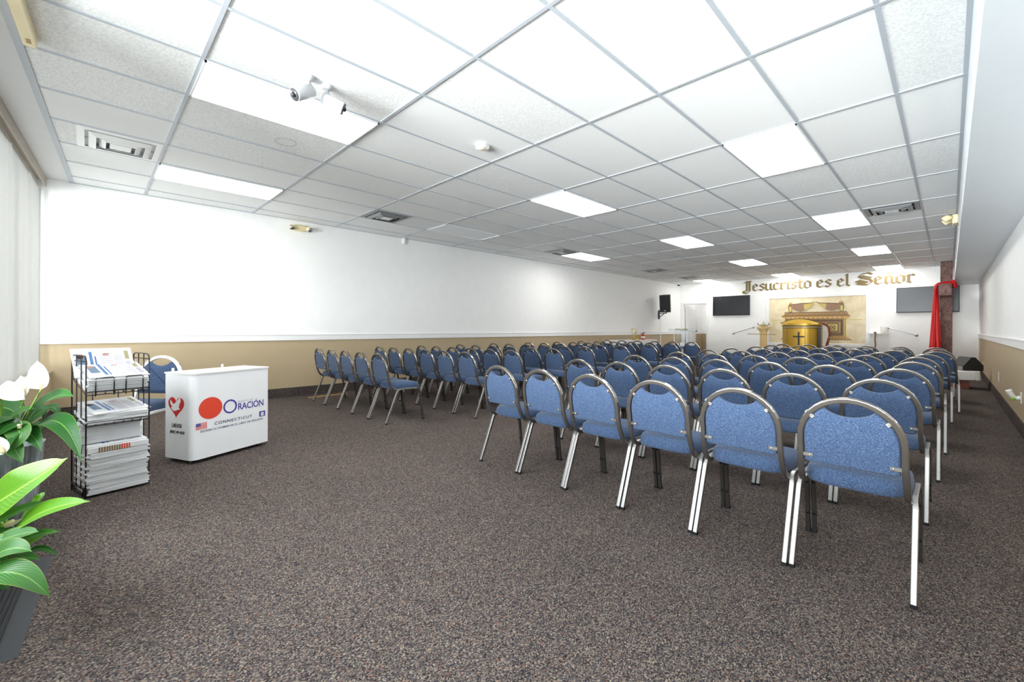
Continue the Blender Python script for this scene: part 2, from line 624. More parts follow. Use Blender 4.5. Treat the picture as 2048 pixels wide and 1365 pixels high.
    def ball(s, c, r, n=12, m_=8, mi=0, sc=(1, 1, 1), xf=None):
        vs = [(c[0], c[1], c[2] - r * sc[2])]
        for i in range(1, m_):
            t = math.pi * i / m_
            for k in range(n):
                p = 2 * math.pi * k / n
                vs.append((c[0] + r * sc[0] * math.sin(t) * math.cos(p), c[1] + r * sc[1] * math.sin(t) * math.sin(p), c[2] - r * sc[2] * math.cos(t)))
        vs.append((c[0], c[1], c[2] + r * sc[2]))
        fs = [(0, 1 + (k + 1) % n, 1 + k) for k in range(n)]
        for i in range(m_ - 2):
            for k in range(n):
                a = 1 + i * n
                fs.append((a + k, a + (k + 1) % n, a + n + (k + 1) % n, a + n + k))
        l = len(vs) - 1
        a = 1 + (m_ - 2) * n
        fs += [(a + k, a + (k + 1) % n, l) for k in range(n)]
        s.add(vs, fs, mi, True, xf)

    def build(s, name, mats, parent=None, sub=None):
        me = bpy.data.meshes.new(name)
        me.from_pydata([tuple(v) for v in s.v], [], s.f)
        if not isinstance(mats, (list, tuple)):
            mats = [mats]
        for m in mats:
            me.materials.append(M[m])
        for p, mi, sm in zip(me.polygons, s.m, s.sm):
            p.material_index = mi
            p.use_smooth = sm
        if s.uv:
            uvl = me.uv_layers.new(name='UVMap')
            for lp in me.loops:
                uvl.data[lp.index].uv = s.uv.get(lp.vertex_index, (0.25, 0))
        me.validate()
        bm = bmesh.new()
        bm.from_mesh(me)
        bmesh.ops.recalc_face_normals(bm, faces=bm.faces)
        bm.to_mesh(me)
        bm.free()
        o = bpy.data.objects.new(name, me)
        C.objects.link(o)
        if parent is not None:
            o.parent = parent
        return o


def tag(o, label=None, cat=None, group=None, kind=None):
    if label:
        o['label'] = label
    if cat:
        o['category'] = cat
    if group:
        o['group'] = group
    if kind:
        o['kind'] = kind
    return o


def thing(name, label, cat, loc=(0, 0, 0), rz=0, group=None):
    o = bpy.data.objects.new(name, None)
    C.objects.link(o)
    o.location = loc
    o.rotation_euler = (0, 0, rz)
    return tag(o, label, cat, group)


def dup(o, parent=None):
    c = o.copy()
    C.objects.link(c)
    if parent is not None:
        c.parent = parent
    for ch in list(o.children):
        dup(ch, c)
    return c


def struct(mb, name, mats, label=None, cat=None):
    return tag(mb.build(name, mats), label, cat, kind='structure')


_txt = {}


def text_mb(mb, txt, origin, rdir, width, height, mi=0, depth=0.0012, spacing=1.0, weight=0.0, lift=0.0005):
    """flat printed lettering in the default font, fitted to width x height, laid on a plane"""
    cu = bpy.data.curves.new('t', 'FONT')
    cu.body = txt
    cu.size = 1.0
    cu.space_character = spacing
    cu.offset = weight
    cu.resolution_u = 3
    o = bpy.data.objects.new('t', cu)
    C.objects.link(o)
    dg = bpy.context.evaluated_depsgraph_get()
    dg.update()
    me = bpy.data.meshes.new_from_object(o.evaluated_get(dg))
    xs = [v.co.x for v in me.vertices]
    ys = [v.co.y for v in me.vertices]
    x0, x1, y0, y1 = min(xs), max(xs), min(ys), max(ys)
    r = Vector(rdir).normalized()
    z = Vector((0, 0, 1))
    n = r.cross(z)
    O = Vector(origin)
    vs = [O + r * ((v.co.x - x0) / (x1 - x0) * width) + z * ((v.co.y - y0) / (y1 - y0) * height) + n * (lift + depth) for v in me.vertices]
    mb.add(vs, [tuple(p.vertices) for p in me.polygons], mi)
    bpy.data.objects.remove(o)
    bpy.data.curves.remove(cu)
    bpy.data.meshes.remove(me)


def poly_on(mb, pts, A, r, off, mi=0, th=0.0008):
    """polygon given in (s,z) on the vertical plane through A along r, lifted by off"""
    A = Vector(A)
    r = Vector(r).normalized()
    n = r.cross(Vector((0, 0, 1)))
    N = len(pts)
    f = [A + r * p[0] + Vector((0, 0, p[1])) + n * (off + th) for p in pts]
    b = [A + r * p[0] + Vector((0, 0, p[1])) + n * off for p in pts]
    mb.add(f + b, [tuple(range(N)), tuple(range(N, 2 * N))[::-1]] + [(i, i + N, (i + 1) % N + N, (i + 1) % N) for i in range(N)], mi)


def circ(cx, cz, rx, rz=None, n=32, a0=0, a1=2 * math.pi):
    rz = rz or rx
    return [(cx + rx * math.cos(a0 + (a1 - a0) * k / n), cz + rz * math.sin(a0 + (a1 - a0) * k / n)) for k in range(n)]


# ============================================================ SETTING
XL, XR, YB, H = -7.3, 0.53, 16.3, 2.804
GX0, GY0, GX, GY = -3.32, 0.516, 0.6096, 1.2192
RAIL0, RAIL1 = 0.893, 0.985
SB, SX = 2.26, 0.085          # soffit underside, soffit face


def wy(x):        # glass plane of the shop window wall
    return -0.42 - 0.055 * (x - XL)


def ky(x):        # room face of the knee wall
    return -0.30 - 0.055 * (x - XL)


b = MB()
b.add([(XL - .1, -1.6, 0), (XR + .1, -1.6, 0), (XR + .1, 18.6, 0), (XL - .1, 18.6, 0), (XL - .1, -1.6, -.1), (XR + .1, -1.6, -.1), (XR + .1, 18.6, -.1), (XL - .1, 18.6, -.1)],
      [(0, 1, 2, 3), (7, 6, 5, 4), (0, 4, 5, 1), (1, 5, 6, 2), (2, 6, 7, 3), (3, 7, 4, 0)])
struct(b, 'floor', 'carpet', 'speckled brown, grey and tan loop carpet of the hall', 'floor')

# walls
b = MB()
b.box((XL - .05, 8.5, RAIL0 / 2), (.1, 20.2, RAIL0), 0)
b.box((XL - .05, 8.5, (RAIL0 + H) / 2), (.1, 20.2, H - RAIL0), 1)
struct(b, 'wall_left', ['wall_tan', 'wall_white'])
b = MB()
b.box((XR + .05, 7.6, RAIL0 / 2), (.1, 17.6, RAIL0), 0)
b.box((XR + .05, 7.6, (RAIL0 + H) / 2), (.1, 17.6, H - RAIL0), 1)
struct(b, 'wall_right', ['wall_tan', 'wall_white'])
DX0, DX1, DH = -7.17, -6.29, 2.04
b = MB()
b.box(((XL + DX0) / 2, YB + .06, RAIL0 / 2), (DX0 - XL, .12, RAIL0), 0)
b.box(((XL + DX0) / 2, YB + .06, (RAIL0 + H) / 2), (DX0 - XL, .12, H - RAIL0), 1)
b.box(((DX0 + DX1) / 2, YB + .06, (DH + H) / 2), (DX1 - DX0, .12, H - DH), 1)
b.box(((DX1 + XR) / 2, YB + .06, H / 2), (XR - DX1, .12, H), 1)
struct(b, 'wall_back', ['wall_tan', 'wall_white'])
# side room seen through the open doorway
b = MB()
b.box((-5.9, 18.55, RAIL0 / 2), (2.8, .1, RAIL0), 0)
b.box((-5.9, 18.55, (RAIL0 + H) / 2), (2.8, .1, H - RAIL0), 1)
b.box((-4.5, 17.5, H / 2), (.1, 2.1, H), 1)
b.box((-5.9, 18.49, .94), (2.8, .02, .09), 2)
struct(b, 'wall_side_room', ['wall_tan', 'wall_white', 'trim_white'])
b = MB()
b.box((-5.9, 17.5, H + .05), (2.9, 2.2, .1), 0)
struct(b, 'ceiling_side_room', ['wall_white'])
# knee wall, header of the shop window wall (runs slightly askew)
b = MB()
ang = math.atan(-0.055)


def askew(x0, x1, f, t, z0, z1, mi):
    vs = []
    for z in (z0, z1):
        vs += [(x0, f(x0), z), (x1, f(x1), z), (x1, f(x1) - t, z), (x0, f(x0) - t, z)]
    b.add(vs, [(0, 3, 2, 1), (4, 5, 6, 7), (0, 1, 5, 4), (1, 2, 6, 5), (2, 3, 7, 6), (3, 0, 4, 7)], mi)


askew(XL, XR, ky, .22, 0, .56, 0)
askew(XL, XR, wy, .1, 2.66, H, 1)
askew(XL, XL + .05, wy, .1, .56, 2.66, 1)
struct(b, 'wall_front', ['wall_tan', 'wall_white'])
b = MB()
askew(XL, XR, lambda x: ky(x) + .008, .23, .56, .578, 0)
struct(b, 'trim_5', 'sill', 'taupe window sill on top of the low wall', 'window sill')
b = MB()
askew(XL, XR, lambda x: ky(x) + .012, .012, 0, .145, 0)
struct(b, 'baseboard_front', 'carpet_base')
b = MB()
b.box((XL + .006, 8.15, .0725), (.012, 16.9, .145))
struct(b, 'baseboard_left', 'carpet_base')
b = MB()
b.box((XR - .006, 8.0, .0725), (.012, 16.6, .145))
struct(b, 'baseboard_right', 'carpet_base')


def rail_profile(sgn, x):
    return [(x, RAIL0), (x + sgn * .018, RAIL0), (x + sgn * .018, RAIL1 - .014), (x + sgn * .026, RAIL1 - .010), (x + sgn * .026, RAIL1), (x, RAIL1)]


b = MB(); b.prism(rail_profile(1, XL), -.42, YB, 0, 'Y')
struct(b, 'trim_1', 'trim_white', 'white chair rail along the long wall beside the tan wainscot', 'chair rail')
b = MB(); b.prism(rail_profile(-1, XR), -1.0, YB, 0, 'Y')
struct(b, 'trim_2', 'trim_white', 'white chair rail along the wall under the soffit', 'chair rail')
# soffit along the right wall
b = MB()
b.prism([(SX, SB), (XR, SB), (XR, H), (SX, H)], -1.2, YB, 0, 'Y')
struct(b, 'trim_3', 'soffit', 'smooth painted soffit running the length of the room', 'soffit')

# ceiling: tiles, askew edge strip, tees
EY = lambda x: -0.14 - 0.048 * (x - XL)
b = MB()
b.add([(XL, EY(XL), H), (SX, EY(SX), H), (SX, YB, H), (XL, YB, H)], [(0, 1, 2, 3)], 0)
b.add([(XL, EY(XL), H), (SX, EY(SX), H), (SX, -1.2, H), (XL, -.7, H)], [(0, 3, 2, 1)], 1)
b.box((-3.4, 7.6, H + .06), (8.2, 18.0, .1), 1)
ceil = struct(b, 'ceiling', ['tile', 'strip'], 'white drop ceiling of textured panels', 'ceiling')
b = MB()
TW, TH = .024, .006
i = -7
while True:
    x = GX0 + i * GX
    if x > SX - .02:
        break
    if x > XL + .01:
        b.box((x, (EY(x) + YB) / 2, H - TH / 2), (TW, YB - EY(x), TH), 0)
    i += 1
for j in range(0, 14):
    y = GY0 + j * GY
    if y < YB:
        b.box(((XL + SX) / 2, y, H - TH / 2 - .0005), (SX - XL, TW, TH), 0)
b.box((XL + .01, (EY(XL) + YB) / 2, H - TH / 2), (.02, YB - EY(XL), TH), 0)
b.box((SX - .012, (EY(SX) + YB) / 2, H - TH / 2), (.024, YB - EY(SX), TH), 0)
b.box(((XL + SX) / 2, YB - .01, H - TH / 2), (SX - XL, .02, TH), 0)
b.add([(XL, EY(XL) - .02, H - .008), (SX, EY(SX) - .02, H - .008), (SX, EY(SX) + .02, H - .008), (XL, EY(XL) + .02, H - .008),
       (XL, EY(XL) - .02, H), (SX, EY(SX) - .02, H), (SX, EY(SX) + .02, H), (XL, EY(XL) + .02, H)],
      [(0, 3, 2, 1), (4, 5, 6, 7), (0, 1, 5, 4), (1, 2, 6, 5), (2, 3, 7, 6), (3, 0, 4, 7)], 0)
grid = b.build('ceiling_grid', 'tee', ceil)

# shop window: frame, glass
b = MB()
for x in [XL + .06, -5.9, -4.5, -3.1, -2.0, -.9, .1, XR - .03]:
    b.box((x, wy(x) - .12, 1.62), (.05, .06, 2.08), 0)
askew(XL, XR, lambda x: wy(x) - .09, .06, .578, .62, 0)
askew(XL, XR, lambda x: wy(x) - .09, .06, 2.62, 2.66, 0)
win = struct(b, 'window_1', 'steel', 'wide shop window with metal mullions behind the blinds', 'window')
b = MB()
askew(XL + .05, XR, lambda x: wy(x) - .115, .006, .6, 2.64, 0)
b.build('pane', 'glass', win)

# doorway with open six panel door
b = MB()
for x in (DX0 + .0, DX1 - .0):
    s_ = -1 if x == DX0 else 1
    b.box((x + s_ * .035, YB - .012, DH / 2), (.07, .024, DH), 0)
    b.box((x - s_ * .01, YB + .06, DH / 2), (.02, .12, DH), 0)
b.box(((DX0 + DX1) / 2, YB - .012, DH + .035), (DX1 - DX0 + .14, .024, .07), 0)
b.box(((DX0 + DX1) / 2, YB + .06, DH - .01), (DX1 - DX0, .12, .02), 0)
door = struct(b, 'door_1', 'trim_white', 'white doorway standing open to a side room', 'door')
b = MB()
LX = DX0 + .055
b.box((LX, YB + .12 + .43, 1.0), (.036, .86, 1.98), 0)
for (y0, y1, z0, z1) in [(.1, .38, 1.62, 1.86), (.48, .76, 1.62, 1.86), (.1, .38, .98, 1.52), (.48, .76, .98, 1.52), (.1, .38, .2, .84), (.48, .76, .2, .84)]:
    for (a, c, d, e) in [(y0, y1, z0, z0 + .02), (y0, y1, z1 - .02, z1), (y0, y0 + .02, z0, z1), (y1 - .02, y1, z0, z1)]:
        b.box((LX + .021, YB + .12 + (a + c) / 2, (d + e) / 2), (.008, c - a, e - d), 0)
leaf = b.build('door_leaf', 'trim_white', door)
b = MB()
b.tube([(LX + .018, YB + .9, 1.0), (LX + .06, YB + .9, 1.0)], .01, 8, 0)
b.ball((LX + .075, YB + .9, 1.0), .028, 12, 8, 0)
b.build('door_knob', 'black_plastic', leaf)
for z in (.25, 1.05, 1.78):
    b = MB(); b.box((DX0 + .012, YB + .10, z), (.02, .03, .09), 0)
    b.build('hinge', 'steel', door)

# low stage under pulpit, hidden behind the rows of chairs but carrying what stands on it
b = MB()
b.box((-3.1, 14.6, .1), (6.0, 3.38, .2), 0)
struct(b, 'floor_stage', 'carpet', 'low carpeted stage carrying pulpit and pillar', 'stage')

# ============================================================ CEILING FITTINGS


def cell(i, j, di=1, dj=1):
    return (GX0 + (i + di / 2) * GX, GY0 + (j + dj / 2) * GY)


def ceiling_panel(i, j, lit, label, group=None):
    x, y = cell(i, j)
    t = thing('ceiling_light', label, 'ceiling light', (x, y, H - .012), 0, group)
    b = MB()
    w, l = GX - .022, GY - .022
    for (cx, cy, dx, dy) in [(-w / 2 + .006, 0, .012, l), (w / 2 - .006, 0, .012, l), (0, -l / 2 + .006, w, .012), (0, l / 2 - .006, w, .012)]:
        b.box((cx, cy, 0.002), (dx, dy, .014), 0)
    b.build('frame', 'trim_white', t)
    b = MB(); b.box((0, 0, .004), (w - .02, l - .02, .006), 0)
    b.build('diffuser', 'lamp' if lit else 'lamp_off', t)
    return t


for i, j, lab in [(-1, 0, 'lit ceiling panel beside the two security cameras'),
                  (-5, 0, 'lit ceiling panel between the windowed end air vent and long wall'),
                  (3, 3, 'lit ceiling panel largest of the row along the soffit'),
                  (-1, 3, 'lit ceiling panel in the middle row, next one beyond the motion sensor'),
                  (-1, 6, 'lit ceiling panel in the middle row, third from the window'),
                  (-5, 6, 'lit ceiling panel touching an air vent near the long white wall'),
                  (-1, 9, 'lit ceiling panel in the middle row, second from the lettered wall'),
                  (3, 6, 'lit ceiling panel next to the dirty air vent by the soffit'),
                  (3, 9, 'lit ceiling panel in the soffit row, second from the lettered wall'),
                  (3, 12, 'lit ceiling panel above the golden word Señor at the lettered wall'),
                  (-1, 12, 'lit ceiling panel above the golden letters, over the middle of the wall'),
                  (-5, 12, 'lit ceiling panel above the doorway and wall television')]:
    ceiling_panel(i, j, True, lab, 'lit ceiling panels')
ceiling_panel(-5, 3, False, 'unlit white ceiling panel near the long wall', None)


def vent(cx, cy, label, plaque=False):
    t = thing('air_vent', label, 'air vent', (cx, cy, H), 0, 'square air vents')
    W = GX - .03
    b = MB(); b.box((0, 0, -.002), (W, W, .004), 0); b.build('backing', 'dark_void' if not plaque else 'grey_metal', t)
    def ring(r0, r1, z0, z1, name):
        b = MB()
        o = [(-r1, -r1), (r1, -r1), (r1, r1), (-r1, r1)]
        q = [(-r0, -r0), (r0, -r0), (r0, r0), (-r0, r0)]
        vs = [(x, y, z0) for x, y in o] + [(x, y, z1) for x, y in q] + [(x, y, z0 - .004) for x, y in o] + [(x, y, z1 - .004) for x, y in q]
        fs = []
        for k in range(4):
            l = (k + 1) % 4
            fs += [(k, l, 4 + l, 4 + k), (8 + k, 8 + l, 12 + l, 12 + k), (k, l, 8 + l, 8 + k), (4 + k, 4 + l, 12 + l, 12 + k)]
        b.add(vs, fs, 0)
        return b.build(name, 'grey_metal' if not plaque else 'white_metal', t)
    ring(W / 2 - .05, W / 2, -.004, -.008, 'frame')
    ring(.165, .215, -.010, -.034, 'louver')
    ring(.10, .145, -.012, -.038, 'louver')
    b = MB(); b.box((0, 0, -.036), (.15, .15, .006), 0, bev=.002); b.build('plaque', 'white_metal', t)
    for s_ in (-1, 1):
        for a in (0, 1):
            b = MB()
            p, q = (s_ * .02, s_ * .28), (s_ * .02, s_ * .26)
            pts = [(s_ * .06, .0, -.03), (s_ * .25, 0, -.006)] if a == 0 else [(0, s_ * .06, -.03), (0, s_ * .25, -.006)]
            b.tube(pts, .003, 6, 0)
            b.build('spring_arm', 'steel', t)


x, _ = cell(-4, 0)
vent(x, GY0 - .30, 'white square air vent nearest the window blinds', True)
for i, j, lab in [(-5, 2, 'grey square air vent between the unlit panel and the emergency light'), (-5, 5.5, 'grey square air vent touching a lit panel by the long wall'),
                  (-5, 9, 'small dark air vent over the seats near the long wall'), (-5, 11, 'small dark air vent beside the panel above the doorway'), ]:
    vent(GX0 + (i + .5) * GX, GY0 + (j + .25) * GY, lab)
vent(GX0 + 4.5 * GX, GY0 + 6.25 * GY, 'stained grey air vent beside the soffit')

# motion sensor on the ceiling
sx, sy = GX0 + .42 * GX, GY0 + 1.73 * GY
t = thing('motion_sensor', 'small white box sensor stuck to the ceiling panels', 'sensor', (sx, sy, H), .2)
b = MB(); b.box((0, 0, -.02), (.11, .075, .04), 0, bev=.006); b.build('housing', 'white_plastic', t)
b = MB(); b.box((.0, -.012, -.043), (.05, .03, .008), 0, bev=.002); b.build('lens', 'beige_plastic', t)
# concealed sprinkler cover
cx, cy = GX0 - 1.61 * GX, GY0 + .64 * GY
b = MB()
b.tube([(cx + .088 * math.cos(a * math.pi / 16), cy + .088 * math.sin(a * math.pi / 16), H - .001) for a in range(32)], .0016, 6, closed=True)
tag(b.build('sprinkler_cover', 'grey_metal'), 'round white flush sprinkler cover in a ceiling panel', 'sprinkler cover')


def bullet_camera(loc, base_off, aim, label):
    t = thing('security_camera', label, 'security camera', loc, 0, 'white bullet cameras on the ceiling')
    b = MB(); b.lathe([(.045, 0), (.045, -.008), (.03, -.02), (.014, -.028)], n=20); b.build('mount', 'camera_white', t)
    aim = Vector(aim).normalized()
    b = MB(); b.tube([(0, 0, -.02), (0, 0, -.055), Vector((0, 0, -.075)) + aim * .02], .012, 10); b.build('bracket', 'camera_white', t)
    body = Vector((0, 0, -.10)) + aim * .02
    b = MB()
    b.tube([body - aim * .05, body - aim * .045, body + aim * .09, body + aim * .1], .045, 20, taper=[.75, 1, 1, .97])
    bd = b.build('body', 'camera_white', t)
    b = MB(); b.tube([body + aim * .099, body + aim * .103], .040, 20); b.build('lens', 'lens_grey', bd)
    b = MB(); b.ball(body + aim * .104, .016, 12, 8); b.build('glass_eye', 'black_plastic', bd)
    b = MB(); b.tube([(0, 0, -.02), (-.03, .03, -.03), (-.03, .03, -.07), body - aim * .04], .004, 6); b.build('cable', 'camera_white', t)


bullet_camera((-3.075, 1.07, H), None, (.147, -.624, -.42), 'white bullet camera facing the window, its dark lens showing')
bullet_camera((-3.105, 1.205, H), None, (.36, .70, -.30), 'white bullet camera turned down the room, away from its twin')

# beige exit fixture at the top corner, slung under the ceiling near the blinds
t = thing('exit_sign', 'beige boxy exit sign seen edge-on at the ceiling corner', 'exit sign', (-3.46, -.262, H), -.05)
b = MB(); b.box((.0, 0, -.03), (.72, .058, .06), 0, bev=.006); hs = b.build('housing', 'beige_plastic', t)
b = MB()
for k in range(3):
    b.tube([(-.30 + k * .02, -.01 + .0 * k, -.061), (-.30 + k * .02, .01, -.061)], .003, 6)
b.build('test_switch', 'bronze', hs)
t2 = thing('cable_raceway', 'thin beige raceway on the ceiling strip by the blinds', 'raceway', (-3.55, -.46, H), 1.2)
b = MB(); b.box((0, 0, -.008), (.22, .022, .016), 0, bev=.003); b.build('channel', 'beige_plastic', t2)


def emergency_light(loc, rz, label, up=1):
    t = thing('emergency_light', label, 'emergency light', loc, rz, 'emergency lights')
    b = MB(); b.ball((0, -.03, 0), 1, 24, 12, 0, (.15, .035, .055)); b.build('housing', 'beige_plastic', t)
    for s_ in (-1, 1):
        b = MB()
        b.tube([(s_ * .125, -.03, 0), (s_ * .13, -.075, -.01), (s_ * .135, -.1, -.02)], .042, 16, taper=[.7, 1, 1.0])
        h_ = b.build('lamp_head', 'beige_plastic', t)
        b = MB(); b.tube([(s_ * .1352, -.1, -.02), (s_ * .1356, -.104, -.021)], .038, 16); b.build('lens', 'steel', h_)


emergency_light((XL, 2.40, 2.68), math.radians(90), 'beige twin-head emergency light high on the long wall')
# boxy one on soffit face
t = thing('emergency_light', 'beige box emergency light fixed to the soffit', 'emergency light', (SX, 9.05, 2.70), 0, 'emergency lights')
b = MB(); b.box((-.03, 0, 0), (.06, .24, .13), 0, bev=.01); b.build('housing', 'beige_plastic', t)
for s_ in (-1, 1):
    b = MB(); b.tube([(-.06, s_ * .11, .02), (-.11, s_ * .13, .02), (-.15, s_ * .13, -.01)], .045, 14, taper=[.6, 1, 1]); b.build('lamp_head', 'beige_plastic', t)

t = thing('wall_sensor', 'tiny white sensor box high on the long white wall', 'sensor', (XL, 4.285, 2.745), 0)
b = MB(); b.box((.02, 0, 0), (.04, .05, .115), 0, bev=.006); b.build('housing', 'white_plastic', t)
t = thing('dome_camera', 'small dark dome camera in the far corner under the ceiling', 'security camera', (-7.18, 15.9, 2.76), 0)
b = MB(); b.lathe([(.05, .044), (.055, 0)], n=20); b.build('mount', 'white_plastic', t)
b = MB(); b.ball((0, 0, -.005), .048, 16, 10); b.build('dome', 'black_plastic', t)
t = thing('wall_hook', 'small metal hook on the long wall before the loudspeaker', 'hook', (XL, 13.7, 2.04), 0)
b = MB(); b.tube([(.002, 0, .04), (.03, 0, .03), (.04, 0, -.01), (.03, 0, -.05), (.045, 0, -.07)], .007, 8); b.build('hook_wire', 'steel', t)
b = MB(); b.box((.003, 0, .03), (.006, .03, .05), 0); b.build('plate', 'steel', t)

t = thing('ceiling_light', 'ceiling light inside the side room beyond the doorway', 'ceiling light', (-6.3, 17.4, H - .02))
b = MB(); b.box((0, 0, 0), (.58, 1.15, .03), 0); b.build('diffuser', 'lamp_dim', t)

# ============================================================ VERTICAL BLINDS
t = thing('vertical_blind', 'pale grey vertical blind covering the corner shop window', 'blinds')
b = MB()
x0, x1 = XL + .03, -3.25
vs = []
for x in (x0, x1):
    vs += [(x, wy(x) + .08, 2.70), (x, wy(x) + .08, 2.60), (x, wy(x) + .068, 2.60), (x, wy(x) + .068, 2.685), (x, wy(x) - .04, 2.685), (x, wy(x) - .04, 2.70)]
b.add([(p[0], p[1], p[2] + .1) for p in vs], [tuple(range(6)), tuple(range(6, 12))[::-1]] + [(k, (k + 1) % 6, 6 + (k + 1) % 6, 6 + k) for k in range(6)])
b.build('valance', 'sill', t)
b = MB()
x = x0 + .03
k = 0
while x < x1:
    yc = wy(x) + .015
    a = -math.radians(30 + random.uniform(-5, 5))
    if k in (9, 21):
        a = -math.radians(50)
    dx, dy = .044 * math.cos(a), .044 * math.sin(a)
    pts = []
    for q in range(5):
        u = q / 4 * 2 - 1
        cv = .005 * (1 - u * u)
        pts.append((x + dx * u - cv * math.sin(a), yc + dy * u + cv * math.cos(a)))
    vs = [(p[0], p[1], .60) for p in pts] + [(p[0], p[1], 2.665) for p in pts]
    b.add(vs, [(q, q + 1, q + 6, q + 5) for q in range(4)], 0, True)
    b.box((x, yc, 2.675), (.012, .004, .03), 0)
    x += .078
    k += 1
M['vane'] = mat('pale_grey_vane', srgb(186, 186, 184), 0.6)
_nt, _b = nodes_of(M['vane'])
_tl = _nt.nodes.new('ShaderNodeBsdfTranslucent')
_tl.inputs['Color'].default_value = srgb(226, 226, 222)
_mx = _nt.nodes.new('ShaderNodeMixShader')
_mx.inputs[0].default_value = 0.05
_nt.links.new(_b.outputs[0], _mx.inputs[1])
_nt.links.new(_tl.outputs[0], _mx.inputs[2])
_nt.links.new(_mx.outputs[0], _nt.nodes['Material Output'].inputs[0])
vn = b.build('vanes', 'vane', t)

# ============================================================ CHAIRS
HW = .205


def rq(r, e=.55):
    """rounded square profile"""
    p = []
    for k in range(12):
        t_ = 2 * math.pi * k / 12 + math.pi / 12
        c_, s_ = math.cos(t_), math.sin(t_)
        p.append((r * math.copysign(abs(c_) ** e, c_), r * math.copysign(abs(s_) ** e, s_)))
    return p


def lean(z):
    return .050 - .178 * (z - .48)


def curve(pts, n=4):
    """catmull-rom through pts"""
    P = [Vector(p) for p in pts]
    out = []
    for i in range(len(P) - 1):
        a, b_, c_, d = P[max(i - 1, 0)], P[i], P[i + 1], P[min(i + 2, len(P) - 1)]
        for k in range(n):
            t_ = k / n
            out.append(.5 * ((2 * b_) + (c_ - a) * t_ + (2 * a - 5 * b_ + 4 * c_ - d) * t_ ** 2 + (3 * b_ - a - 3 * c_ + d) * t_ ** 3))
    out.append(P[-1])
    return out


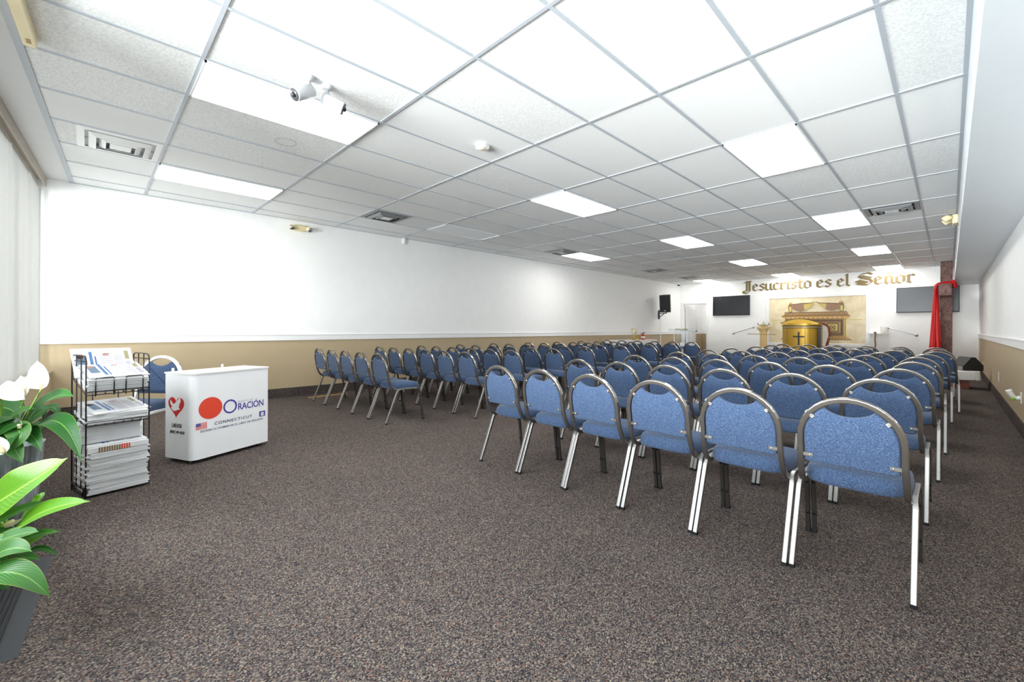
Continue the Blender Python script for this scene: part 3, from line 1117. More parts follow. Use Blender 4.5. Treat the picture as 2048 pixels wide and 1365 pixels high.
def make_chair(frame_mat='chrome', leg_mat='chrome_leg', name='banquet_chair'):
    t = thing(name, '', 'chair')
    # ---- back frame: one bent tube
    AW, ZC, AR = .178, .605, .183
    left = [(-.186, .205, .378), (-.186, .150, .374), (-.184, .105, .392), (-.182, .072, .435), (-AW - .001, lean(.50), .50), (-AW, lean(.56), .56)]
    arch = []
    for k in range(1, 18):
        a = math.pi - math.pi * k / 18
        arch.append((AW * math.cos(a), lean(ZC + AR * math.sin(a)), ZC + AR * math.sin(a)))
    path = curve(left, 3) + [(-AW, lean(ZC), ZC)] + arch + [(AW, lean(ZC), ZC)] + [(-p[0], p[1], p[2]) for p in curve(left, 3)[::-1]]
    b = MB(); b.tube(path, 0, prof=rq(.0117, .32), up=(0, 1, .18), smooth=False)
    b.build('back_frame', frame_mat, t)
    # ---- back cushion
    W, R = AW - .0145, AR - .0145
    out = [(-W, .49), ]
    out = []
    out += [(-W + .012, .487), (W - .012, .487), (W, .497), (W, .56), (W, ZC)]
    a_end = math.acos(.088 / W)
    for k in range(1, 9):
        a = a_end * k / 8
        out.append((W * math.cos(a), ZC + R * math.sin(a)))
    ze = ZC + R * math.sin(a_end)
    for k in range(1, 10):
        u = 1 - 2 * k / 10
        out.append((.088 * u, ze - .034 * (1 - u * u) ** .8))
    for k in range(8, 0, -1):
        a = math.pi - a_end * k / 8
        out.append((W * math.cos(a), ZC + R * math.sin(a)))
    out += [(-W, ZC), (-W, .56), (-W, .497)]
    n = len(out)
    cz = .62

    def inset(d):
        r_ = []
        for k in range(n):
            p0, p1, p2 = Vector(out[k - 1]), Vector(out[k]), Vector(out[(k + 1) % n])
            d1 = (p1 - p0).normalized(); d2 = (p2 - p1).normalized()
            n1 = Vector((-d1.y, d1.x)); n2 = Vector((-d2.y, d2.x))
            m_ = (n1 + n2).normalized()
            r_.append((p1.x + m_.x * d, p1.y + m_.y * d))
        return r_
    b = MB()
    layers = [(0.009, -.006), (0.003, -.0035), (0, .002), (0, .016), (.004, .024), (.012, .029), (.03, .033)]
    vs = []
    for d, y in layers:
        for p in inset(d):
            vs.append((p[0], lean(p[1]) + y, p[1]))
    fs = []
    for i in range(len(layers) - 1):
        for k in range(n):
            fs.append((i * n + k, i * n + (k + 1) % n, (i + 1) * n + (k + 1) % n, (i + 1) * n + k))
    b.add(vs, fs, 0, True)
    o_ = 0
    b.f += [tuple(range(n))[::-1], tuple(range((len(layers) - 1) * n, len(layers) * n))]
    b.m += [0, 0]; b.sm += [False, False]
    b.build('backrest', 'fabric', t)
    # ---- seat cushion
    b = MB()
    ol = []
    for k in range(44):
        a = 2 * math.pi * k / 44
        c_, s_ = math.cos(a), math.sin(a)
        e = 2 / 4.2
        x = math.copysign(abs(c_) ** e, c_); y = math.copysign(abs(s_) ** e, s_)
        w = .192 - .012 * max(0, -y)
        ol.append((x * w, .285 + y * (.198 if y > 0 else .190)))
    lay = [(.94, .380), (.985, .383), (1.0, .393), (1.0, .412), (.990, .426), (.955, .440), (.88, .450), (.72, .458), (.4, .463)]
    vs = []
    for sc_, z in lay:
        for x, y in ol:
            dy = .285
            drop = -.010 * max(0, (y - .40) / .08) if z > .42 else 0
            vs.append((x * sc_, dy + (y - dy) * sc_, z + drop))
    n = len(ol)
    fs = []
    for i in range(len(lay) - 1):
        for k in range(n):
            fs.append((i * n + k, i * n + (k + 1) % n, (i + 1) * n + (k + 1) % n, (i + 1) * n + k))
    fs += [tuple(range(n))[::-1], tuple(range((len(lay) - 1) * n, len(lay) * n))]
    b.add(vs, fs, 0, True)
    b.build('seat', 'fabric', t)
    # ---- base legs and side rails
    for s_ in (-1, 1):
        x = s_ * HW
        bx = s_ * (HW - .004)
        b = MB(); b.tube([(x, .002, .012), (x, .075, .19), (x, .138, .345)] + curve([(x, .138, .345), (bx, .158, .372), (bx, .190, .381)], 3)[1:], 0, prof=rq(.0108, .3), up=(1, 0, 0), smooth=False)
        l1 = b.build('leg', leg_mat, t)
        b = MB(); b.box((x, .003, .007), (.0225, .024, .014), 0); b.build('foot_cap', 'black_rubber', l1)
        b = MB(); b.tube([(bx, .188, .381), (bx, .30, .381), (bx, .405, .378)], 0, prof=rq(.0104, .3), up=(1, 0, 0), smooth=False); b.build('side_rail', leg_mat, t)
        b = MB(); b.tube(curve([(bx, .400, .378), (bx, .430, .366), (x, .443, .33)], 3) + [(x, .463, .17), (x, .484, .012)], 0, prof=rq(.0108, .3), up=(1, 0, 0), smooth=False)
        l2 = b.build('leg', 'dark_steel' if frame_mat == 'chrome' else frame_mat, t)  # steel front legs: dark reflections put into the colour
        b = MB(); b.box((x, .485, .007), (.0225, .024, .014), 0); b.build('foot_cap', 'black_rubber', l2)
        for z in (.28, .11):
            yy = .443 + (.33 - z) / .318 * .041
            b = MB(); b.tube([(x, yy - .010, z), (x, yy - .017, z)], .008, 8)
            b.build('stacking_bumper', 'black_rubber', l2)
        # brackets with a screw
        for (px_, pz, rot) in [(.138, .712, .75), (.150, .522, 0)]:
            b = MB()
            T = Matrix.Translation((s_ * px_, lean(pz) - .0085, pz)) @ Matrix.Rotation(s_ * rot * -1, 4, 'Y')
            b.box((0, 0, 0), (.040, .003, .017), 0, xf=T, bev=.001)
            b.ball((-.008 * s_, -.003, 0), .0046, 10, 6, 1, (1, .7, 1), xf=T)
            b.build('bracket', ['dark_steel', 'screw'], t)
    # cross bar joining back frame under the seat
    b = MB(); b.tube([(-.186, .205, .381), (.186, .205, .381)], .009, 8); b.build('cross_bar', frame_mat, t)
    return t


ORD = ['first', 'second', 'third', 'fourth', 'fifth', 'sixth', 'seventh', 'eighth', 'ninth']
proto = make_chair()
first = True


def place_chair(x, y, label, group, rz=0.0):
    global first
    o = proto if first else dup(proto)
    first = False
    o.location = (x, y, 0)
    o.rotation_euler = (0, 0, rz)
    o['label'] = label
    o['group'] = group
    return o


R_Y = [2.30, 3.33, 4.33, 5.34, 6.33, 7.15, 8.10, 9.0, 9.9]
R_X = [-2.488, -2.48, -2.445, -2.415, -2.42, -2.37, -2.30, -2.30, -2.34]
for r in range(9):
    for k in range(6):
        x = R_X[r] + .4375 * k
        place_chair(x, R_Y[r] + random.uniform(-.006, .006),
                    f'blue banquet chair, soffit side block, {ORD[r]} row from the window, {ORD[k]} from the centre aisle',
                    'blue banquet chairs in the block beside the soffit wall', 0)
L_Y = [2.39, 3.33, 4.05, 4.85, 5.75, 6.62, 7.55, 8.5, 9.6]
L_X = [-6.415, -6.415, -6.32, -6.27, -6.35, -6.23, -6.20, -6.22, -6.24]
for r in range(9):
    for k in range(5 if r == 0 else 6):
        x = L_X[r] + .440 * k
        place_chair(x, L_Y[r] + random.uniform(-.006, .006),
                    f'blue banquet chair, long wall block, {ORD[r]} row from the window, {ORD[k]} from the wall',
                    'blue banquet chairs in the block beside the long wall', 0)
pw = make_chair('white_metal', 'white_metal', 'banquet_chair')
pw['label'] = 'blue banquet chair with white frame behind the prayer booth'
pw.location = (-4.93, .476, 0)
pw.rotation_euler = (0, 0, math.radians(-134.6))
pw.scale = (1.03, 1.03, 1.05)

# ============================================================ PRAYER BOOTH
A = Vector((-4.196, .588, 0))
U = Vector((-.406, .914, 0)).normalized()
Wd = Vector((-U.y, U.x, 0))      # towards the back side (away from camera)
t = thing('promotional_booth', 'white wrapped prayer booth counter with red disc and purple lettering', 'counter', (0, 0, 0))
D = .33
RC = .05


def booth_outline(ins=0.0, z=0):
    w, d = .677 - ins, D - ins
    pts = []
    i0 = ins
    # near corner A rounded
    def P(s_, q):
        return A + U * s_ + Wd * q
    for k in range(7):
        a = math.pi + math.pi / 2 * k / 6
        pts.append(P(RC + i0 + RC * math.cos(a), RC + i0 + RC * math.sin(a)))
    for k in range(5):
        a = -math.pi / 2 + math.pi / 2 * k / 4
        pts.append(P(w - .012 + .012 * math.cos(a), i0 + .012 + .012 * math.sin(a)))
    pts += [P(w, d), P(i0, d)]
    return [(p.x, p.y) for p in pts]


b = MB()
o = booth_outline()
n = len(o)
vs, fs = [], []
for z in (.03, .2, .4, .6, .715):
    wob = .0
    for q, p in enumerate(o):
        vs.append((p[0], p[1], z))
for i in range(4):
    for k in range(n):
        fs.append((i * n + k, i * n + (k + 1) % n, (i + 1) * n + (k + 1) % n, (i + 1) * n + k))
b.add(vs, fs, 0, False)
wrap = b.build('wrap', 'vinyl', t)
b = MB()
o2 = booth_outline(-.006)
b.prism(o2, .713, .725, 0, 'Z')
b.build('top', 'white_plastic', t)
for s_, q in ((.03, .06), (.62, .05), (.03, D - .05), (.62, D - .05)):
    p = A + U * s_ + Wd * q
    b = MB(); b.tube([(p.x, p.y, 0), (p.x, p.y, .06)], .011, 10); b.build('leg', 'steel', t)
for s_, q in ((.0, .27), (.42, .29)):
    p = A + U * (s_ + .02) + Wd * q
    b = MB(); b.tube([(p.x, p.y, .70), (p.x, p.y, .757)], .009, 10); b.build('pole_tip', 'white_plastic', t)
# front print
b = MB()
Z3 = Vector((0, 0, 1))
poly_on(b, circ(.145, .429, .096, .089), A, U, .0006, 0)
b.build('red_disc', 'print_red', wrap)['label'] = 'plain red disc'
b = MB()
outer = circ(.309, .415, .060, .059, 40)
inner = circ(.309, .415, .046, .046, 40)
A_ = Vector(A); nn = U.cross(Z3)
vs = [A + U * p[0] + Z3 * p[1] + nn * .0014 for p in outer] + [A + U * p[0] + Z3 * p[1] + nn * .0014 for p in inner]
b.add(vs, [(k, (k + 1) % 40, 40 + (k + 1) % 40, 40 + k) for k in range(40)])
text_mb(b, 'RACIÓN', A + U * .380 + Z3 * .371, U, .243, .073, spacing=.95, weight=.012)
b.build('lettering', 'print_purple', wrap)
b = MB(); text_mb(b, 'PUNTO DE', A + U * .377 + Z3 * .434, U, .142, .017)
b.build('lettering', 'print_grey', wrap)
b = MB()
text_mb(b, 'CONNECTICUT', A + U * .175 + Z3 * .283, U, .337, .025, spacing=1.25, weight=.015)
b.build('lettering', 'print_navy', wrap)
b = MB()
text_mb(b, 'ESCRIBA SU NOMBRE EN EL LIBRO DE ORACIÓN', A + U * .065 + Z3 * .243, U, .552, .021, spacing=1.08, weight=.01)
b.build('lettering', 'print_navy', wrap)
# flag patch: stripes and blue field
b = MB()
fx, fz, fw, fh = .029, .270, .087, .050
for k in range(7):
    poly_on(b, [(fx, fz + fh * (2 * k) / 13), (fx + fw, fz + fh * (2 * k) / 13), (fx + fw, fz + fh * (2 * k + 1) / 13), (fx, fz + fh * (2 * k + 1) / 13)], A, U, .0006, 0)
poly_on(b, [(fx, fz + fh * 6 / 13), (fx + fw * .42, fz + fh * 6 / 13), (fx + fw * .42, fz + fh), (fx, fz + fh)], A, U, .0012, 1)
for r_ in range(4):
    for c_ in range(5):
        poly_on(b, circ(fx + .004 + c_ * .0068, fz + fh * (6.9 + r_ * 1.7) / 13, .0011, n=6), A, U, .0022, 2, .0004)
b.build('flag_print', ['print_red', 'print_purple', 'trim_white'], wrap)
b = MB()
poly_on(b, [(.582, .274), (.641, .274), (.641, .322), (.582, .322)], A, U, .0006, 0)
poly_on(b, [(.597, .308), (.597, .296), (.604, .286), (.612, .282), (.620, .286), (.627, .296), (.627, .308), (.619, .314), (.612, .310), (.604, .314)], A, U, .0016, 1)
poly_on(b, [(.592, .284), (.612, .279), (.632, .284), (.632, .288), (.612, .283), (.592, .288)], A, U, .0020, 1)
for dx in (-.007, 0, .007):
    poly_on(b, circ(.612 + dx, .300 - abs(dx) * .3, .0022, n=8), A, U, .0026, 0, .0004)
b.build('state_flag_print', ['print_purple', 'trim_white'], wrap)
# side print: heart with a dove
SA = A
SU = -Wd          # reading direction on the end face (towards the near corner)
def sp(s_, z):    # s_ measured from near corner backwards
    return (-s_, z)
b = MB()
heart = []
for k in range(48):
    a = 2 * math.pi * k / 48
    hx = 16 * math.sin(a) ** 3
    hz = 13 * math.cos(a) - 5 * math.cos(2 * a) - 2 * math.cos(3 * a) - math.cos(4 * a)
    heart.append((-.192 + hx / 16 * .098, .462 + hz / 17 * .098 - .006))
poly_on(b, heart, SA, SU, .0008, 0)
h_ = b.build('heart_print', 'heart_red', wrap)
b = MB()
dove = [(-.262, .505), (-.225, .470), (-.205, .478), (-.175, .503), (-.140, .528), (-.133, .500), (-.150, .470), (-.158, .445), (-.140, .430), (-.168, .428), (-.200, .416), (-.232, .418), (-.255, .440), (-.238, .450), (-.262, .470)]
poly_on(b, dove, SA, SU, .0024, 0)
b.build('dove_print', 'trim_white', h_)
b = MB()
text_mb(b, 'LLAME AHORA', SA + SU * -.245 + Z3 * .282, SU, .125, .034, spacing=.9, weight=.02, lift=.001)
b.build('lettering', 'print_black', wrap)
b = MB()
text_mb(b, '(860) 549-4660', SA + SU * -.268 + Z3 * .227, SU, .182, .032, spacing=.9, weight=.02, lift=.001)
b.build('lettering', 'print_black', wrap)

# ============================================================ NEWSPAPER RACK
RA = Vector((-3.846, -.007, 0)); RB = Vector((-4.114, -.076, 0)); RCn = Vector((-3.914, .303, 0))
ru = (RCn - RA).normalized()      # along the front, left to right
rd = (RB - RA).normalized()       # to the back
RW, RD, RH = .320, .270, .905
t = thing('newspaper_rack', 'black wire newspaper rack standing beside the prayer booth', 'rack')


def rp(u_, d_, z):
    return RA + ru * u_ + rd * d_ + Vector((0, 0, z))


for e in (0, RW):
    nm = 'end_frame'
    b = MB()
    b.tube([rp(e, 0, 0.0), rp(e, 0, RH - .03)] + curve([rp(e, 0, RH - .03), rp(e, .012, RH - .008), rp(e, .04, RH)], 3)[1:] + [rp(e, RD / 2, RH + .002)] +
           curve([rp(e, RD - .04, RH), rp(e, RD - .012, RH - .008), rp(e, RD, RH - .03)], 3) + [rp(e, RD, 0)], .0042, 8)
    for q in (.33, .66):
        b.tube([rp(e, RD * q, .05), rp(e, RD * q, RH)], .0036, 8)
    for z in (.05, .5, RH - .035):
        b.tube([rp(e, -.01, z), rp(e, RD + .012, z)], .0036, 8)
    b.tube([rp(e, 0, .004), rp(e, .03, .06), rp(e, .06, .004)], .004, 8)
    b.tube([rp(e, RD, .004), rp(e, RD - .03, .06), rp(e, RD - .06, .004)], .004, 8)
    b.build('end_frame', 'black_wire', t)


def shelf(zf, zb, df, db, lip, name):
    b = MB()
    for k in range(8):
        u_ = RW * k / 7
        b.tube([rp(u_, df, zf + .02), rp(u_, df + .004, zf), rp(u_, db, zb), rp(u_, db + .004, zb + .05)], .0028, 6)
    for (d_, z) in ((df, zf), (db, zb), (df, zf + .02)):
        b.tube([rp(0, d_, z), rp(RW, d_, z)], .0034, 6)
    b.build('shelf', 'black_wire', t)
    if lip:
        for c_ in (.085, .235):
            b = MB()
            b.tube([rp(c_ - .045, df - .008, zf - .01), rp(c_ - .045, df - .012, zf + .10), rp(c_ - .038, df - .012, zf + .108), rp(c_ + .038, df - .012, zf + .108), rp(c_ + .045, df - .012, zf + .10), rp(c_ + .045, df - .008, zf - .01)], .0034, 6)
            b.build('retaining_loop', 'black_wire', t)


shelf(.655, .745, -.01, .25, True, 's')
shelf(.455, .50, -.01, .25, False, 's')
shelf(.012, .012, -.01, .26, False, 's')
b = MB()
for e in (.10, .235):
    b.tube([rp(e, RD - .004, .03), rp(e, RD - .004, .90)], .0034, 6)
b.tube([rp(RW * .56 + .014 * math.cos(a * math.pi / 8), RD, RH + .014 + .014 * math.sin(a * math.pi / 8)) for a in range(16)], .003, 6, closed=True)
b.build('back_wires', 'black_wire', t)

# newspapers
PW, PD = .31, .245


def newspaper_mesh(top=False, th=.011, seed=0):
    """folded tabloid, spine to the front; origin at centre bottom"""
    b = MB()
    rnd = random.Random(seed)
    n = 5
    for k in range(n):
        z0 = th * k / n
        jx, jy = rnd.uniform(-.003, .003), rnd.uniform(-.003, .003)
        b.box((jx, jy, z0 + th / n * .45), (PW - .004, PD - .004, th / n * .9), 0)
    z = th + .0004
    if top:
        def patch(x0, x1, y0, y1, mi):
            b.box(((x0 + x1) / 2, (y0 + y1) / 2, z), (x1 - x0, y1 - y0, .0006), mi)
        patch(-.13, -.085, -.05, .06, 4)
        patch(-.13, -.10, .03, .07, 2)
        patch(-.070, -.055, -.09, .09, 1)
        patch(-.045, -.037, -.09, .05, 1)
        for r_ in range(11):
            patch(-.015, .045, -.09 + r_ * .016, -.085 + r_ * .016, 3)
        patch(.0, .03, .055, .075, 2)
        for r_ in range(9):
            patch(.055, .10, -.09 + r_ * .017, -.084 + r_ * .017, 3)
        patch(.112, .135, .02, .095, 5)
        patch(.112, .135, -.09, .0, 3)
    return b


def newspaper(name, mb, pos, yaw, tilt, label, group, src=None):
    o = src.copy() if src else mb.build(name, ['newsprint', 'print_blue', 'print_orange', 'print_grey', 'print_steel', 'print_olive'])
    if src:
        C.objects.link(o)
    base = Matrix(((ru.x, rd.x, 0, pos.x), (ru.y, rd.y, 0, pos.y), (0, 0, 1, pos.z), (0, 0, 0, 1)))
    o.matrix_world = base @ Matrix.Rotation(yaw, 4, 'Z') @ Matrix.Rotation(tilt, 4, 'X')
    tag(o, label, 'newspaper', group)
    return o


plainN = None
def plain(pos, yaw, tilt, label, group):
    global plainN
    if plainN is None:
        plainN = newspaper('newspaper', newspaper_mesh(False, .0115, 3), pos, yaw, tilt, label, group)
        return plainN
    return newspaper('newspaper', None, pos, yaw, tilt, label, group, plainN)


rr = random.Random(5)
tilt1 = math.atan2(.09, .26)
for k in range(7):
    c_ = rp(RW / 2 + rr.uniform(-.004, .004), .115, 0) + Vector((0, 0, .705 + k * .0125))
    plain(c_ + rd * (-k * .004), rr.uniform(-.02, .02), tilt1, 'white folded newspaper in the pile on the top tier of the wire rack', 'newspapers under the covers on the top tier')
tp = newspaper('newspaper', newspaper_mesh(True, .012, 9), rp(RW / 2 + .005, .10, .705 + 7 * .0125 + .004), .04, tilt1, 'folded newspaper with blue banner topping the pile on the top tier', None)
newspaper('newspaper', None, rp(RW / 2 - .02, .20, .845), -.05, math.radians(48), 'folded newspaper leaning behind the top tier pile, banner half hidden', None, tp)
tilt2 = math.atan2(.045, .26)
for k in range(5):
    plain(rp(RW / 2 + rr.uniform(-.01, .01), .11, .484 + k * .0122), rr.uniform(-.05, .05), tilt2, 'folded newspaper in the pile on the middle tier of the wire rack', 'newspapers under the cover on the middle tier')
newspaper('newspaper', None, rp(RW / 2 + .01, .12, .484 + 5 * .0122 + .006), .16, tilt2 + .07, 'skewed picture newspaper on top of the middle tier pile', None, tp)
for k in range(22):
    plain(rp(RW / 2 + rr.uniform(-.008, .008), .10 + rr.uniform(-.006, .006) , .018 + k * .0119), rr.uniform(-.04, .04), 0, 'white newspaper in the tall front pile at the foot of the wire rack', 'newspapers in the floor pile of the rack')
# two copies with printed picture edges
b = MB()
for k in range(6):
    b.box((0, 0, .003 + k * .0055), (PW, PD, .0045), 0)
    for q in range(13):
        b.box((-.10 + q * .0125, -PD / 2 - .0006, .003 + k * .0055), (.0085, .001, .0045), 1 if q < 9 else 2)
b2 = b.build('newspaper', ['newsprint', 'bronze', 'print_red'])
b2.matrix_world = Matrix(((ru.x, rd.x, 0, rp(RW / 2, .10, 0).x), (ru.y, rd.y, 0, rp(RW / 2, .10, 0).y), (0, 0, 1, .283), (0, 0, 0, 1)))
tag(b2, 'thick newspaper with brown and red striped edge near the floor pile top', 'newspaper')
newspaper('newspaper', None, rp(RW / 2 - .005, .115, .320), .02, .03, 'newspaper with blue banner lying on the striped-edge copy in the floor pile', None, tp)
for k in range(11):
    plain(rp(RW / 2 - .02 + rr.uniform(-.008, .008), .165 + rr.uniform(-.004, .004), .336 + k * .0119), rr.uniform(-.04, .04), .0, 'white newspaper in the upper rear pile on the bottom tier', 'newspapers in the upper rear pile')

# ============================================================ FLOOR MAT
t = thing('floor_mat', 'black ribbed rubber floor mat with flat border by the plants', 'mat', (-2.99, -.115, 0), -.055)
b = MB()
mw, md = .84, .55
o = [(0, 0), (mw, 0), (mw, -md), (0, -md)]
i_ = [(.012, -.012), (mw - .012, -.012), (mw - .012, -md + .012), (.012, -md + .012)]
vs = [(x, y, .001) for x, y in o] + [(x, y, .009) for x, y in i_]
b.add(vs, [(0, 1, 5, 4), (1, 2, 6, 5), (2, 3, 7, 6), (3, 0, 4, 7), (4, 5, 6, 7), (3, 2, 1, 0)])
b.build('border', 'mat_rubber', t)
b = MB()
y = -.062
while y > -md + .06:
    b.box((mw / 2, y, .0125), (mw - .12, .0075, .007), 0)
    y -= .0155
b.build('ribs', 'black_rubber', t)


# ============================================================ PLANTS
def unp(px, py, d):
    """photo pixel at depth d -> world point (used to write down where a leaf tip stands)"""
    l = (px - 1024) / 861.5; w = (py - 657.3) / 861.5
    l, w = l + .003 * w, w - .003 * l
    s_, c_ = math.sin(YAW), math.cos(YAW)
    return Vector(((-s_ + c_ * l) * d, (c_ + s_ * l) * d, CAM_Z - w * d))


def leaf_add(mb, p0, p1, p2, width, mi=0, hint=None, fold=.25, wave=.02, n=14, flip=1):
    """leaf blade along a quadratic curve p0 (stalk end) -> p2 (tip), face turned to hint"""
    p0, p1, p2 = Vector(p0), Vector(p1), Vector(p2)
    hint = Vector(hint or (.6, -.5, .6))
    base = len(mb.v)
    vs, fs = [], []
    m_ = 4
    L = (p2 - p0).length
    ph = random.uniform(0, 6)
    for i in range(n + 1):
        t_ = i / n
        p = (1 - t_) ** 2 * p0 + 2 * t_ * (1 - t_) * p1 + t_ ** 2 * p2
        tg = (2 * (1 - t_) * (p1 - p0) + 2 * t_ * (p2 - p1)).normalized()
        side = tg.cross(hint).normalized()
        nrm = side.cross(tg).normalized()
        w = width / 2 * (math.sin(math.pi * min(1, t_ ** .75)) ** .8) * (1 - .25 * t_) * 1.12 + .0004
        if t_ > .88:
            w *= max(.12, (1 - t_) / .12) ** .8
        for k in range(-m_, m_ + 1):
            u = k / m_
            off = abs(u) * fold * w + wave * w * math.sin(t_ * 11 + ph + (2 if k > 0 else 0)) * abs(u)
            vs.append(p + side * u * w + nrm * off)
            mb.uv[base + len(vs) - 1] = (.5 + .5 * u, t_ * L / .3)
    c_ = 2 * m_ + 1
    for i in range(n):
        for k in range(c_ - 1):
            fs.append((i * c_ + k, i * c_ + k + 1, (i + 1) * c_ + k + 1, (i + 1) * c_ + k))
    mb.add(vs, fs, mi, True)


def stalk(mb, a, b_, mi, r=.004, sag=None):
    a, b_ = Vector(a), Vector(b_)
    m_ = (a + b_) / 2 + Vector(sag or (0, 0, .04))
    k0 = len(mb.v)
    mb.tube(curve([a, m_, b_], 5), r, 6, mi)
    for k in range(k0, len(mb.v)):
        mb.uv[k] = (.47, 0)


def spathe(parent, c_, axis, face, L, Wd_, stem_base, ring=True):
    """white flower: cupped pointed spathe, spadix, stem"""
    t_ = MB()
    axis = Vector(axis).normalized()
    face = Vector(face)
    side = axis.cross(face).normalized()
    nrm = side.cross(axis).normalized()
    c_ = Vector(c_)
    n, m_ = 12, 5
    vs, fs = [], []
    for i in range(n + 1):
        q = i / n
        w = Wd_ / 2 * (math.sin(math.pi * q ** .62) ** .62 if 0 < q < 1 else 0) + .0005
        if q > .82:
            w *= max(.1, (1 - q) / .18) ** .6
        p = c_ + axis * L * (q - .3) + nrm * (-.10 * L * math.sin(math.pi * q))
        for k in range(-m_, m_ + 1):
            u = k / m_
            vs.append(p + side * u * w + nrm * (u * u * w * .45))
    k_ = 2 * m_ + 1
    for i in range(n):
        for k in range(k_ - 1):
            fs.append((i * k_ + k, i * k_ + k + 1, (i + 1) * k_ + k + 1, (i + 1) * k_ + k))
    t_.add(vs, fs, 0, True)
    sp_ = t_.build('flower', 'spathe', parent)
    s2 = MB()
    b0 = c_ - axis * L * .28 + nrm * .006
    s2.tube([b0, b0 + axis * L * .08, b0 + axis * L * .45, b0 + axis * L * .5], .0075, 10, 0, taper=[.4, 1, .9, .3])
    s2.build('spadix', 'spadix', sp_)
    s3 = MB()
    s3.tube(curve([c_ - axis * L * .3, (c_ - axis * L * .3) * .5 + Vector(stem_base) * .5 + Vector((0, 0, .02)), Vector(stem_base)], 6), .0032, 6)
    s3.build('flower_stem', 'stem_green', sp_)


def pot(name_parent, loc, r_top, r_bot, h, mat_name):
    b = MB()
    x, y = loc
    b.lathe([(r_bot, 0), (r_bot + (r_top - r_bot) * .5, h * .5), (r_top, h - .004), (r_top + .004, h), (r_top - .004, h), (r_top - .012, h - .05)], (x, y, 0), 40)
    p_ = b.build('pot', mat_name, name_parent)
    b = MB(); b.lathe([(r_top - .014, h - .045), (.02, h - .035)], (x, y, 0), 32); b.build('soil', 'soil', name_parent)
    return p_


# plant one: peace lily in a zinc bucket
P1 = Vector((-3.525, -.31, 0))
t = thing('peace_lily', 'peace lily with white blooms in a zinc pot beside the wire rack', 'potted plant')
pot(t, (P1.x, P1.y), .142, .105, .462, 'galvanised')
b = MB()
cb = Vector((P1.x, P1.y, .42))
up_face = (.75, -.45, .55)


def lf(px0, px1, px2, w, mi, d=(2.3, 2.25, 2.2), face=None, fold=.25, src=None, wave=.03):
    p0, p1, p2 = unp(*px0, d[0]), unp(*px1, d[1]), unp(*px2, d[2])
    p1 = p1 * 2 - (p0 + p2) / 2          # pass through the middle point
    leaf_add(b, p0, p1, p2, w, mi, face or up_face, fold, wave)
    stalk(b, src or cb + Vector((random.uniform(-.05, .05), random.uniform(-.05, .05), 0)), p0, 1 if mi != 1 else 1, .0042, (0, 0, .03))


F1 = (.72, -.35, .9)
lf((50, 852), (98, 800), (148, 794), .115, 0, (2.25, 2.2, 2.15), F1)
lf((70, 856), (122, 848), (163, 926), .105, 0, (2.25, 2.15, 2.05), (.7, -.2, .9))
lf((40, 835), (5, 815), (-40, 825), .10, 0, (2.3, 2.3, 2.3), F1)
lf((20, 838), (45, 822), (70, 818), .05, 2, (2.2, 2.2, 2.2), F1)
lf((55, 850), (20, 850), (-15, 880), .13, 0, (2.2, 2.12, 2.05), F1)
lf((35, 872), (60, 868), (84, 905), .085, 0, (2.2, 2.15, 2.1), F1)
lf((20, 885), (30, 900), (46, 927), .07, 2, (2.1, 2.08, 2.06), F1)
lf((60, 850), (75, 860), (62, 885), .06, 2, (2.3, 2.25, 2.2), F1)
lf((85, 838), (105, 815), (123, 842), .05, 0, (2.4, 2.4, 2.4), F1)
lf((30, 850), (35, 815), (20, 795), .09, 0, (2.35, 2.38, 2.4), (.7, -.6, .3))
lf((45, 850), (80, 825), (100, 815), .10, 0, (2.35, 2.38, 2.4), F1)
lf((10, 870), (-10, 850), (-50, 870), .12, 0, (2.2, 2.1, 2.0), F1)
lf((40, 860), (20, 870), (5, 915), .10, 0, (2.15, 2.1, 2.0), F1)
lf((20, 850), (40, 870), (20, 905), .09, 2, (2.15, 2.1, 2.08), F1)
lf((0, 850), (-30, 800), (-60, 790), .12, 0, (2.3, 2.3, 2.3), F1)
b.build('foliage', ['leaf_dark', 'leaf_mid', 'leaf_mid'], t)
face = (.72, -.62, .15)
spathe(t, unp(80, 762, 2.15), (-.08, -.1, 1), face, .145, .105, cb + Vector((.02, .02, 0)))
spathe(t, unp(47, 782, 2.2), (-.25, -.1, .6), (.7, -.6, -.2), .12, .10, cb)
spathe(t, unp(14, 781, 2.1), (.30, .30, -.22), (.7, -.5, .5), .14, .085, cb + Vector((-.02, 0, 0)))
spathe(t, unp(-14, 800, 2.1), (-.4, -.3, -.3), (.7, -.5, .5), .12, .08, cb + Vector((-.04, 0, 0)))
spathe(t, unp(3, 897, 1.85), (-.2, -.3, .6), (.7, -.6, .2), .09, .085, cb + Vector((.02, -.02, 0)))
spathe(t, unp(42, 852, 2.12), (-.1, -.1, 1), (.1, -.9, .2), .045, .014, cb)

# plant two: broad-leaved, nearer, pot beyond the frame
P2 = Vector((-3.16, -.385, 0))
t = thing('peace_lily', 'large peace lily spreading bright broad leaves over the rubber mat', 'potted plant')
pot(t, (P2.x, P2.y), .12, .095, .30, 'galvanised')
b = MB()
cb2 = Vector((P2.x, P2.y, .27))


def lg(px0, px1, px2, w, mi, d, face, fold=.22, wave=.04):
    p0, p1, p2 = unp(*px0, d[0]), unp(*px1, d[1]), unp(*px2, d[2])
    p1 = p1 * 2 - (p0 + p2) / 2
    leaf_add(b, p0, p1, p2, w, mi, face, fold, wave, 18)
    stalk(b, cb2 + Vector((random.uniform(-.04, .04), random.uniform(-.04, .04), 0)), p0, 2, .005, (0, 0, .05))


